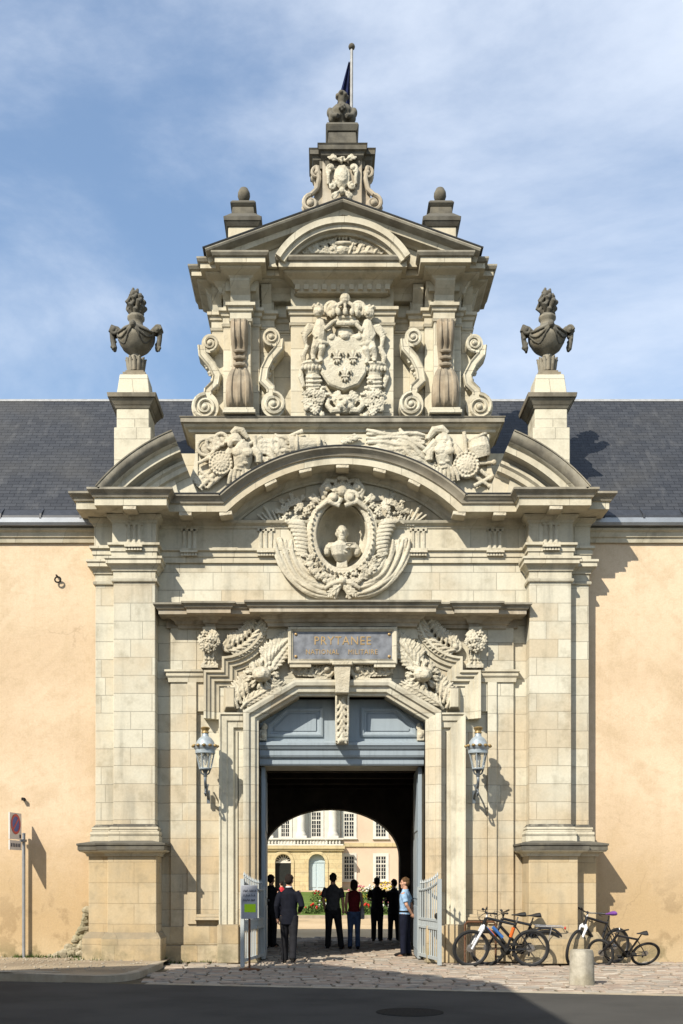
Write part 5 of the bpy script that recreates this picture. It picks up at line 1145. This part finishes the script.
# ================================================================== parking sign
M['signwhite'] = plain('sign white', (.62,.58,.54), .5, 0, .4, .05); M['signblue'] = plain('sign blue', (.02,.06,.30), .4, 0, .4, .05); M['signred'] = plain('sign red', (.45,.03,.03), .4, 0, .4, .05); M['galv'] = plain('galvanised steel', (.30,.31,.32), .45, .4, .4, .1, 8)
xs = -.4+(27-322)/49.4; e = empty('parking_sign', (xs, .02, .08), 'no-parking sign with a small plate on a grey pole by the left wall', 'road sign')
m = MB(); m.tube([(0,0,0),(0,0,2.48)], .033, 12); m.lathe([(.001,0),(.037,0),(.037,.02),(.001,.03)], (0,0,2.475), 12); m.build('pole', M['galv'], e)
th_ = atan2(-.55, -.10)
def sg(m, nm, mat, par, smooth=False):   # panel coordinates: u along the panel from its near-pole edge, v up, w towards its face
    c, s = cos(th_), sin(th_); m.v = [(-.01+u*c-wv*s, u*s+wv*c, v) for u, wv, v in m.v]; return m.build(nm, mat, par, smooth)
m = MB(); m.box(.1, .6, -.012, .012, 2.36, 2.88); pn = sg(m, 'panel', M['signwhite'], e)
def disc(m, r0, r1, w0, cz=2.66, cu=.35):
    n = 32; vs = []
    for w1 in (0, w0):
        for r in (r0, r1): vs += [(cu+r*cos(2*pi*i/n), w1, cz+r*sin(2*pi*i/n)) for i in range(n)]
    fs = []
    for i in range(n): j = (i+1) % n; fs += [(2*n+i, 2*n+j, 3*n+j, 3*n+i), (n+i, n+j, 3*n+j, 3*n+i)]
    m.add(vs, fs)
sgn = 1
m = MB(); disc(m, .001, .2, .015); sg(m, 'blue_disc', M['signblue'], pn)
m = MB(); disc(m, .15, .2, .018); a = pi/4; m.add([(.35-.16*cos(a)+.02*sin(a),.0175,2.66+.16*sin(a)+.02*cos(a)),(.35-.16*cos(a)-.02*sin(a),.0175,2.66+.16*sin(a)-.02*cos(a)),(.35+.16*cos(a)-.02*sin(a),.0175,2.66-.16*sin(a)-.02*cos(a)),(.35+.16*cos(a)+.02*sin(a),.0175,2.66-.16*sin(a)+.02*cos(a))], [(0,1,2,3)]); sg(m, 'red_ring', M['signred'], pn)
m = MB(); m.box(.12, .19, .0, .017, 2.39, 2.46); sg(m, 'mark', M['ink'], pn)
m = MB(); m.box(.1, .6, -.012, .012, 2.15, 2.34); p2 = sg(m, 'plate', M['signwhite'], e)
m = MB()
for i in range(6): m.box(.16+.07*i, .20+.07*i, .012, .016, 2.21, 2.28)
sg(m, 'lettering', M['ink'], p2)
m = MB(); m.box(-.05, .05, -.12, .04, 2.32, 2.37); m.build('clamp', M['galv'], e)
# ================================================================== bollard
M['bollard'] = stone('old granite', (.40,.37,.30), (.25,.23,.185), (.33,.28,.18), False, .2, None, .5, fine=2.4, streak=.6)
xb = -.4+(584.5-322)/64.5; m = MB(); m.lathe([(.001,-.03),(.20,-.03),(.195,.1),(.185,.45),(.178,.52),(.16,.55),(.001,.56)], (0,0,0), 28)
for i, v in enumerate(m.v):
    n = noise.noise(Vector(v)*4)*.022; m.v[i] = (v[0]*(1+n*3), v[1]*(1+n*3), v[2]+n*.6)
o = m.build('bollard', M['bollard'], None, loc=(xb, -4.55, -.01)); tag(o, 'short round worn stone bollard standing on the setts in front of the bicycles', 'bollard')
# ================================================================== bicycles
M['rim'] = plain('dark alloy', (.10,.10,.105), .4, .6, .5, .1); M['tyre'] = plain('rubber', (.018,.018,.018), .8, 0, .3, .1); M['chrome'] = plain('chrome', (.5,.5,.5), .25, .9, .5, .1); M['blackpaint'] = plain('black paint', (.014,.014,.016), .3, 0, .5, .1); M['silver'] = plain('silver paint', (.5,.5,.52), .3, .6, .5, .1)
M['forkwhite'] = plain('white fork paint', (.65,.66,.68), .3, 0, .5, .05); M['blueframe'] = plain('blue paint', (.03,.13,.38), .3, 0, .5, .1); M['redpaint'] = plain('red paint', (.42,.03,.02), .3, 0, .5, .1); M['orange'] = plain('orange', (.65,.13,.02), .4, 0, .4, .1); M['purple'] = plain('purple cover', (.16,.05,.26), .7); M['saddle'] = plain('black saddle', (.012,.012,.012), .6)
def bike(label, loc, yaw, lean=0, steer=0, sc=1, fork='forkwhite', frame='blackpaint', down=None, seatpost='chrome', saddle='saddle', rack=False, stripe=None):
    e = empty('bicycle', loc, label, 'bicycle', 'bicycles parked along the wall'); r = .325; FW = (1.06, 0, r)
    e.matrix_world = Matrix.Translation(loc) @ Matrix.Rotation(yaw, 4, 'Z') @ Matrix.Rotation(lean, 4, 'X') @ Matrix.Scale(sc, 4)
    ax0 = Vector((.80, 0, .92)); axd = Vector((.32, 0, -.95)).normalized(); SM = Matrix.Translation(ax0) @ Matrix.Rotation(steer, 4, axd) @ Matrix.Translation(-ax0)
    def wheel(c, front):
        t = MB(); t.tube([(c[0]+r*.955*cos(a), 0, c[2]+r*.955*sin(a)) for a in [2*pi*i/40 for i in range(40)]], .029, 8, closed=True)
        rm = MB(); rm.tube([(c[0]+r*.87*cos(a), 0, c[2]+r*.87*sin(a)) for a in [2*pi*i/40 for i in range(40)]], .012, 6, (1, 1), closed=True)
        sp = MB()
        for i in range(28): a = 2*pi*i/28; s = .025 if i % 2 else -.025; sp.tube([(c[0]+.02*cos(a+1.3), s, c[2]+.02*sin(a+1.3)), (c[0]+r*.87*cos(a), 0, c[2]+r*.87*sin(a))], .0016, 4)
        sp.tube([(c[0],-.05,c[2]),(c[0],.05,c[2])], .02, 8); sp.tube([(c[0],-.02,c[2]),(c[0],-.024,c[2])], .075, 14)
        if front: [q.xf(SM) for q in (t, rm, sp)]
        o = t.build('wheel', M['tyre'], e); rm.build('rim', M['rim'], o); sp.build('spokes', M['chrome'], o)
    wheel((0, 0, r), 0); wheel(FW, 1)
    bb = (.43,0,.29); st = (.27,0,.78); ht = (.80,0,.87); hb = (.845,0,.74)
    m = MB(); m.tube([st, bb], .024); m.tube([(.275,0,.75), ht], .025); m.tube([ht, hb], .031); m.tube([hb, bb], .029)
    for s in (-1, 1): m.tube([(0,s*.055,r),(.39,s*.04,.29)], .011, 6); m.tube([(0,s*.055,r),(.28,s*.03,.72)], .010, 6)
    m.build('frame', M[frame], e)
    if down: m = MB(); m.tube([(.80,0,.70),(.54,0,.41)], .026); m.tube([(.68,0,.71),(.5,0,.52)], .03); m.build('painted_tube', M[down], e)
    if stripe: m = MB(); m.tube([(.31,0,.70),(.36,0,.53)], .03); m.tube([(.74,-.03,.68),(.62,-.03,.54)], .009); m.build('lock_cable', M[stripe], e)
    m = MB(); m.tube([(.265,0,.79),(.235,0,.89)], .014); m.build('seatpost', M[seatpost], e)
    m = MB(); m.tube([(.10,0,.935),(.17,0,.925),(.27,0,.92),(.35,0,.915)], [.07,.065,.028,.016], 10, (1, 1)); 
    m.v = [(x, y*1.0, .93+(z-.925)*.62) for x, y, z in m.v]; m.build('saddle', M[saddle], e)
    f = MB()
    for s in (-1, 1): f.tube([(.845,s*.02,.745),(.86,s*.06,.70),(1.06,s*.055,r)], [.024,.026,.018], 8)
    f.tube([(.86,-.06,.70),(.86,.06,.70)], .024); f.tube([(.795,0,.885),(.77,0,.97)], .016); f.xf(SM); f.build('fork', M[fork], e)
    h = MB(); h.tube([(.70,-.30,1.0),(.76,-.17,.985),(.80,-.05,.965),(.80,.05,.965),(.76,.17,.985),(.70,.30,1.0)], .013, 8); h.tube([(.78,0,.96),(.82,0,.97)], .022)
    for s in (-1, 1): h.tube([(.70,s*.30,1.0),(.735,s*.2,.99)], .019, 8); h.tube([(.76,s*.19,.985),(.80,s*.24,.965),(.79,s*.29,.96)], .008, 5)
    h.tube([(.82,.02,.97),(.93,.03,.9),(.9,.02,.76)], .006, 5); h.tube([(.80,-.05,.97),(.95,-.06,1.0),(.93,-.03,.85),(.80,-.02,.78)], .006, 5); h.tube([(.81,-.1,.99),(.84,-.12,1.02)], .02); h.xf(SM); h.build('handlebar', M['blackpaint'], e)
    c = MB(); c.tube([(.43,-.045,.29),(.43,-.052,.29)], .1, 20); c.tube([(.40,.02,.3),(.46,.02,.27)], .04, 10); c.tube([(.43,-.06,.29),(.53,-.075,.155)], .012, 6); c.tube([(.43,.06,.29),(.33,.075,.425)], .012, 6); c.box(.48, .58, -.16, -.07, .14, .165); c.box(.28, .38, .07, .16, .41, .435); c.build('crankset', M['iron'], e)
    k = MB(); k.tube([(0,-.035,r+.04),(.43,-.048,.385)], .006, 5); k.tube([(0,-.035,r-.04),(.43,-.048,.195)], .006, 5); k.ell((.02,-.05,r-.1), (.025,.015,.06)); k.build('chain', M['iron'], e)
    if rack:
        q = MB(); 
        for s in (-1, 1): q.tube([(-.32,s*.06,.72),(.2,s*.06,.74)], .008, 6); q.tube([(-.02,s*.06,r+.02),(-.1,s*.06,.72)], .007, 6)
        for i in range(4): q.tube([(-.3+.14*i,-.06,.725),(-.3+.14*i,.06,.725)], .006, 5)
        q.build('rack', M['silver'], e); q = MB(); q.tube([((r+.045)*cos(a), 0, r+(r+.045)*sin(a)) for a in [radians(35+i*10.5) for i in range(15)]], .03, 6, (.35, 1)); q.build('mudguard', M['blackpaint'], e); q = MB(); q.ell((-.36,0,.69), (.02,.03,.03)); q.build('rear_light', M['redpaint'], e)
bike('black bicycle with a white fork, blue frame tubes and an orange cable, nearest the gate', (3.56, -1.02, -.005), pi, -radians(7), radians(-8), 1.07, 'forkwhite', 'blackpaint', 'blueframe', 'chrome', 'saddle', False, 'orange')
bike('black bicycle with rear rack and mudguard leaning behind the white-forked one', (3.9, -.68, -.005), pi+.02, -radians(9), radians(14), 1.05, 'blackpaint', 'blackpaint', None, 'iron', 'saddle', True)
bike('dark bicycle with white fork and purple saddle standing behind the bollard', (5.42, -.12, -.005), pi+.53, -radians(6), radians(-22), 1.06, 'forkwhite', 'blackpaint', None, 'iron', 'purple')
bike('small dark bicycle tipped over at the foot of the ochre wall, furthest right', (5.78, -.72, .0), pi+.1, -radians(36), radians(52), .84, 'blackpaint', 'blackpaint', None, 'iron', 'saddle')
e = empty('bicycle_stand', (2.72, -.45, -.01), 'low dark metal hoop stand behind the front wheels of the bicycles', 'bicycle stand')
m = MB(); m.tube([(-.32,0,0),(-.32,0,.78),(-.28,0,.83),(.24,0,.83),(.28,0,.78),(.28,0,0)], .022, 8); m.build('hoop', M['rust'], e); m = MB(); m.tube([(-.32,0,.62),(.28,0,.62)], .018, 8); m.build('crossbar', M['rust'], e)
# ================================================================== people
def cloth(name, c, var=.2): return plain(name, c, .85, 0, .15, var, 14)
M['skin'] = plain('skin', (.48,.27,.18), .55, 0, .3, .06, 20); M['hair_d'] = cloth('dark hair', (.018,.012,.009)); M['hair_b'] = cloth('brown hair', (.10,.055,.025))
for n_, c in (('c_suit', (.007,.008,.014)), ('c_grey', (.055,.055,.06)), ('c_black', (.017,.017,.019)), ('c_red', (.10,.008,.012)), ('c_jeans', (.045,.075,.15)), ('c_navy', (.008,.010,.022)), ('c_sky', (.28,.43,.62)), ('c_bag', (.30,.31,.33)), ('c_shoe', (.012,.011,.01)), ('c_bright', (.55,.04,.05)), ('c_wht', (.7,.7,.7)), ('c_dkgrey', (.016,.016,.019))): M[n_] = cloth(n_.replace('c_', 'cloth '), c)
def loft(m, rings, n=18):
    vs = []
    for cx, cy, z, rx, ry in rings: vs += [(cx+rx*cos(2*pi*i/n), cy+ry*sin(2*pi*i/n), z) for i in range(n)]
    k = len(rings); fs = [(j*n+i, j*n+(i+1) % n, j*n+n+(i+1) % n, j*n+n+i) for j in range(k-1) for i in range(n)]+[tuple(range(n-1, -1, -1)), tuple((k-1)*n+i for i in range(n))]
    m.add(vs, fs)
def person(label, loc, head, H, top, bottom, hair='hair_d', legs=((0,0),(0,0)), arms=None, hem=.80, sleeve='long', face_turn=0, fem=False, long_hair=False, feet=(.1,.1), shirt=None, lean=0, group=None, belt=False):
    """facing +y; legs = (thigh forward, knee bend) left/right in degrees; arms = (elbow, wrist) for left(-x)/right(+x)"""
    k = H/1.75; e = empty('person', loc, label, 'person', group, (0, 0, head)); sw = .158 if fem else .178; hw = .085
    L = []
    for i, s in enumerate((-1, 1)):
        f, b = radians(legs[i][0]), radians(legs[i][1]); hp = Vector((s*hw, 0, .92)); kn = hp+Vector((s*(feet[i]-hw)*.5, .42*sin(f), -.42*cos(f))); an = kn+Vector((s*(feet[i]-hw)*.5, .42*sin(f-b), -.42*cos(f-b))); L.append([hp, kn, an])
    dz = .085-min(q[2].z for q in L)
    for q in L:
        for v in q: v.z += dz
    up = Vector((0, 0, dz)); arms = arms or (((-.23,-.03,1.14),(-.235,.06,.90)), ((.23,-.03,1.14),(.235,.06,.90)))
    AR = []
    for i, s in enumerate((-1, 1)): AR.append([Vector((s*sw, 0, 1.42))+up, Vector(arms[i][0])+up, Vector(arms[i][1])+up])
    S_ = Matrix.Scale(k, 4) @ Matrix.Rotation(lean, 4, 'X'); HT = Matrix.Translation(Vector((0,0,1.5))+up) @ Matrix.Rotation(face_turn, 4, 'Z') @ Matrix.Translation(-Vector((0,0,1.5))-up)
    # body
    m = MB(); zz = dz
    loft(m, [(0,0,.86+zz,.12,.09),(0,0,.95+zz,.155,.105),(0,0,1.08+zz,.125,.09),(0,.0,1.25+zz,.15,.10),(0,0,1.38+zz,sw*.92,.095),(0,0,1.45+zz,sw*.6,.075),(0,0,1.49+zz,.06,.06)])
    hd = MB(); hd.tube([(0,-.01,1.44+zz),(0,.0,1.56+zz)], [.062,.055], 12); hd.ell((0,0,1.655+zz), (.075,.095,.098), None, 16, 10); hd.ell((0,.022,1.585+zz), (.056,.07,.06), None, 14, 8)
    hd.tube([(0,.085,1.66+zz),(0,.107,1.617+zz),(0,.088,1.608+zz)], [.011,.017,.012], 8); hd.ell((0,.085,1.565+zz), (.024,.012,.008)); hd.ell((0,.07,1.535+zz), (.025,.022,.018)); hd.ell((0,.08,1.675+zz), (.05,.016,.012))
    for s in (-1, 1): hd.ell((s*.076,-.005,1.635+zz), (.012,.022,.033)); hd.ell((s*.045,.06,1.61+zz), (.025,.025,.022))
    hd.xf(HT); m.add(hd.v, hd.f)
    for i, s in enumerate((-1, 1)):
        hp, kn, an = L[i]; m.tube([hp+Vector((0,0,.04)), hp.lerp(kn,.4), kn, kn.lerp(an,.35), an], [.088,.078,.055,.056,.038], 12)
        m.tube([an+Vector((0,-.03,-.04)), an+Vector((s*.015,.07,-.05)), an+Vector((s*.02,.15,-.06))], [.04,.042,.028], 10)
        sh, el, wr = AR[i]; m.tube([sh, sh.lerp(el,.5), el, el.lerp(wr,.4), wr], [.055,.047,.038,.038,.027], 12)
        d = (wr-el).normalized(); q = Vector((0,1,0)); q = (q-d*q.dot(d)).normalized(); nrm = d.cross(q)
        m.tube([wr, wr+d*.045, wr+d*.09], [.027,.036,.034], 10, (1, 1))
        for j in range(4):
            o = q*(.024-.016*j); b0 = wr+d*.075+o; ln = (.068,.078,.072,.055)[j]; inn = nrm*(-s)*1.0
            m.tube([b0, b0+d*ln*.5+inn*.006, b0+d*ln*.82+inn*.02, b0+d*ln*.95+inn*.034], [.0105,.0098,.009,.007], 7)
        t0 = wr+d*.03+q*.028; m.tube([t0, t0+d*.03+q*.022, t0+d*.06+q*.026-nrm*s*.008], [.013,.011,.008], 7)
    m.xf(S_); body = m.build('body', M['skin'], e, vox=.0075)
    # eyes
    ey = MB()
    for s in (-1, 1): ey.ell((s*.03,.082,1.648+zz), (.012,.008,.007))
    ey.xf(HT).xf(S_); ey.build('eyes', M['c_black'], e)
    # hair
    h = MB(); h.ell((0,-.015,1.683+zz), (.08,.095,.079), None, 16, 10); h.ell((0,-.045,1.645+zz), (.079,.07,.085), None, 14, 8)
    for s in (-1, 1): h.ell((s*.062,.0,1.695+zz), (.028,.06,.04))
    Rr = random.Random(len(label))
    for i in range(26):
        a = Rr.uniform(0, 6.3); b = Rr.uniform(.1, 1.15); h.ell((.08*cos(a)*sin(b), -.015+.092*sin(a)*sin(b), 1.685+zz+.082*cos(b)), Rr.uniform(.010, .018), None, 7, 4)
    if long_hair:
        h.ell((0,-.05,1.6+zz), (.09,.065,.12), None, 14, 8)
        for s in (-1, 1): h.ell((s*.07,-.01,1.62+zz), (.03,.05,.1))
    h.xf(HT).xf(S_); h.build('hair', M[hair], e, vox=.009)
    # top
    t = MB(); g = .028 if hem < .85 else .02; wv = .0 if not fem else -.012
    loft(t, [(0,-.005,hem+zz,.178+wv,.125),(0,0,.95+zz,.172+wv,.12+g*.4),(0,0,1.08+zz,.15+wv*1.6+g*.3,.105+g*.4),(0,.005,1.25+zz,.17+wv+g*.3,.115+g*.3),(0,0,1.37+zz,sw+.012,.108+g*.3),(0,-.005,1.435+zz,sw*.72,.085),(0,-.005,1.475+zz,.088,.07),(0,-.005,1.49+zz,.068,.06)])
    for i, s in enumerate((-1, 1)):
        sh, el, wr = AR[i]
        if sleeve == 'long': t.tube([sh+Vector((-s*.03,0,-.01)), sh.lerp(el,.5), el, el.lerp(wr,.5), wr.lerp(el,.04)], [.078,.068,.06,.054,.047], 12)
        elif sleeve == 'short': t.tube([sh+Vector((-s*.03,0,-.01)), sh.lerp(el,.4), sh.lerp(el,.8)], [.074,.07,.066], 12)
        else: t.ell(sh+Vector((-s*.02,0,-.01)), (.05,.06,.05))
    if sleeve != 'none': t.tube([(.065*cos(a), -.005+.06*sin(a), 1.49+zz+.006*cos(a)) for a in [2*pi*i/16 for i in range(16)]], .016, 7, closed=True)
    t.xf(S_); t.build('jacket' if hem < .85 else 'shirt', M[top], e, vox=.012)
    if shirt: c = MB(); c.tube([(.058*cos(a), -.004+.056*sin(a), 1.512+zz) for a in [2*pi*i/16 for i in range(16)]], .014, 7, closed=True); c.xf(S_); c.build('collar', M[shirt], e)
    # trousers
    b = MB(); loft(b, [(0,0,.80+zz,.13,.1),(0,0,.88+zz,.168,.118),(0,0,.99+zz,.158,.11),(0,0,1.03+zz,.15,.105)])
    for i, s in enumerate((-1, 1)):
        hp, kn, an = L[i]; b.tube([hp+Vector((0,0,.02)), hp.lerp(kn,.35), kn, kn.lerp(an,.5), an+Vector((0,-.008,-.03))], [.105,.1,.079,.072,.07] if bottom != 'c_jeans' else [.1,.092,.07,.062,.06], 14)
    b.xf(S_); b.build('trousers', M[bottom], e, vox=.012)
    sh_ = MB()
    for i, s in enumerate((-1, 1)):
        an = L[i][2]; z0 = an.z-.085; sh_.tube([(an.x,an.y-.075,z0+.04),(an.x,an.y-.02,z0+.05),(an.x+s*.012,an.y+.08,z0+.043),(an.x+s*.02,an.y+.17,z0+.03),(an.x+s*.02,an.y+.2,z0+.026)], [.038,.047,.046,.034,.018], 10); sh_.box(an.x-.035, an.x+.035, an.y-.09, an.y-.01, z0, z0+.03)
    sh_.xf(S_); sh_.build('shoes', M['c_shoe'], e, vox=.009)
    if belt: q = MB(); loft(q, [(0,0,.985+zz,.176,.13),(0,0,1.02+zz,.172,.128)]); q.xf(S_); q.build('belt', M['c_shoe'], e)
    return e, k
PG = None
def spot(px, y): return -.4+(px-322)*(21+y)/1050
person('man in a dark navy suit walking in, nearest the road and left of centre', (spot(289,-.3), -.3, 0), -.08, 1.74, 'c_suit', 'c_dkgrey', 'hair_d', ((9,2),(-12,12)), (((-.24,-.04,1.14),(-.235,.06,.89)), ((.26,-.07,1.15),(.2,.16,1.04))), .77, 'long', -.1, shirt='c_wht')
e, k = person('tall man in a dark grey shirt and black trousers beside the woman in red', (spot(333,4.1), 4.1, 0), -.15, 1.79, 'c_grey', 'c_black', 'hair_d', ((3,0),(-2,2)), (((-.235,.0,1.15),(-.21,.14,.95)), ((.23,-.02,1.14),(.23,.08,.91))), .9, 'short', .1, feet=(.13,.2))
e, k = person('woman in a dark red sleeveless top and blue jeans carrying a grey bag', (spot(354,4.05), 4.05, 0), .05, 1.64, 'c_red', 'c_jeans', 'hair_d', ((2,0),(-2,3)), (((-.205,.0,1.14),(-.19,.13,.97)), ((.21,-.02,1.14),(.18,.13,.99))), .95, 'none', .0, True, True, feet=(.1,.09))
xw = spot(354, 4.05)
b = empty('shoulder_bag', (xw+.2, 4.0, .88), 'grey shoulder bag hanging at the right hip of the woman in red', 'bag'); m = MB(); m.ell((0,0,.0), (.05,.13,.17), None, 12, 8); m.box(-.045, .045, -.11, .11, -.16, .02); m.build('pouch', M['c_bag'], b, vox=.012); m = MB(); m.tube([(0,-.1,.12),(-.03,-.06,.3),(-.06,-.01,.48),(-.06,.06,.46),(-.02,.1,.28),(0,.1,.12)], .012, 6); m.build('strap', M['c_bag'], b)
person('man in dark t-shirt and trousers standing alone beyond the passage, right of the couple', (spot(377,7.4), 7.4, 0), -.2, 1.70, 'c_black', 'c_dkgrey', 'hair_d', ((2,0),(-3,3)), (((-.245,.0,1.16),(-.12,.18,1.12)), ((.245,.0,1.16),(.12,.19,1.13))), .9, 'short', -.1)
person('person in long black clothes in the shade just behind the guard', (spot(394,7.7), 7.7, 0), .15, 1.66, 'c_black', 'c_black', 'hair_d', ((5,0),(-4,3)), (((-.24,.02,1.16),(-.18,.18,1.04)), ((.23,-.03,1.14),(.22,.05,.9))), .74, 'long', .3)
person('young guard in a light blue short-sleeved shirt and navy trousers at the right gate leaf', (spot(405,1.7), 1.7, 0), 1.25, 1.68, 'c_sky', 'c_navy', 'hair_b', ((2,1),(-2,3)), (((-.23,-.09,1.15),(-.10,-.18,.95)), ((.24,-.09,1.15),(.11,-.18,.95))), .93, 'short', .25, belt=True)
person('dark figure standing against the left wall of the passage', (-1.66, 5.0, 0), -.5, 1.76, 'c_black', 'c_black', 'hair_d', ((2,0),(-2,3)), (((-.24,.0,1.16),(-.18,.15,1.05)), ((.24,0,1.16),(.18,.16,1.05))), .78, 'long', 0)
person('distant person in a bright red top in the courtyard, half hidden by the suited man', (spot(281.5,22), 22, 0), .4, 1.62, 'c_bright', 'c_navy', 'hair_d', ((3,0),(-3,3)), None, .92, 'short', 0, True)
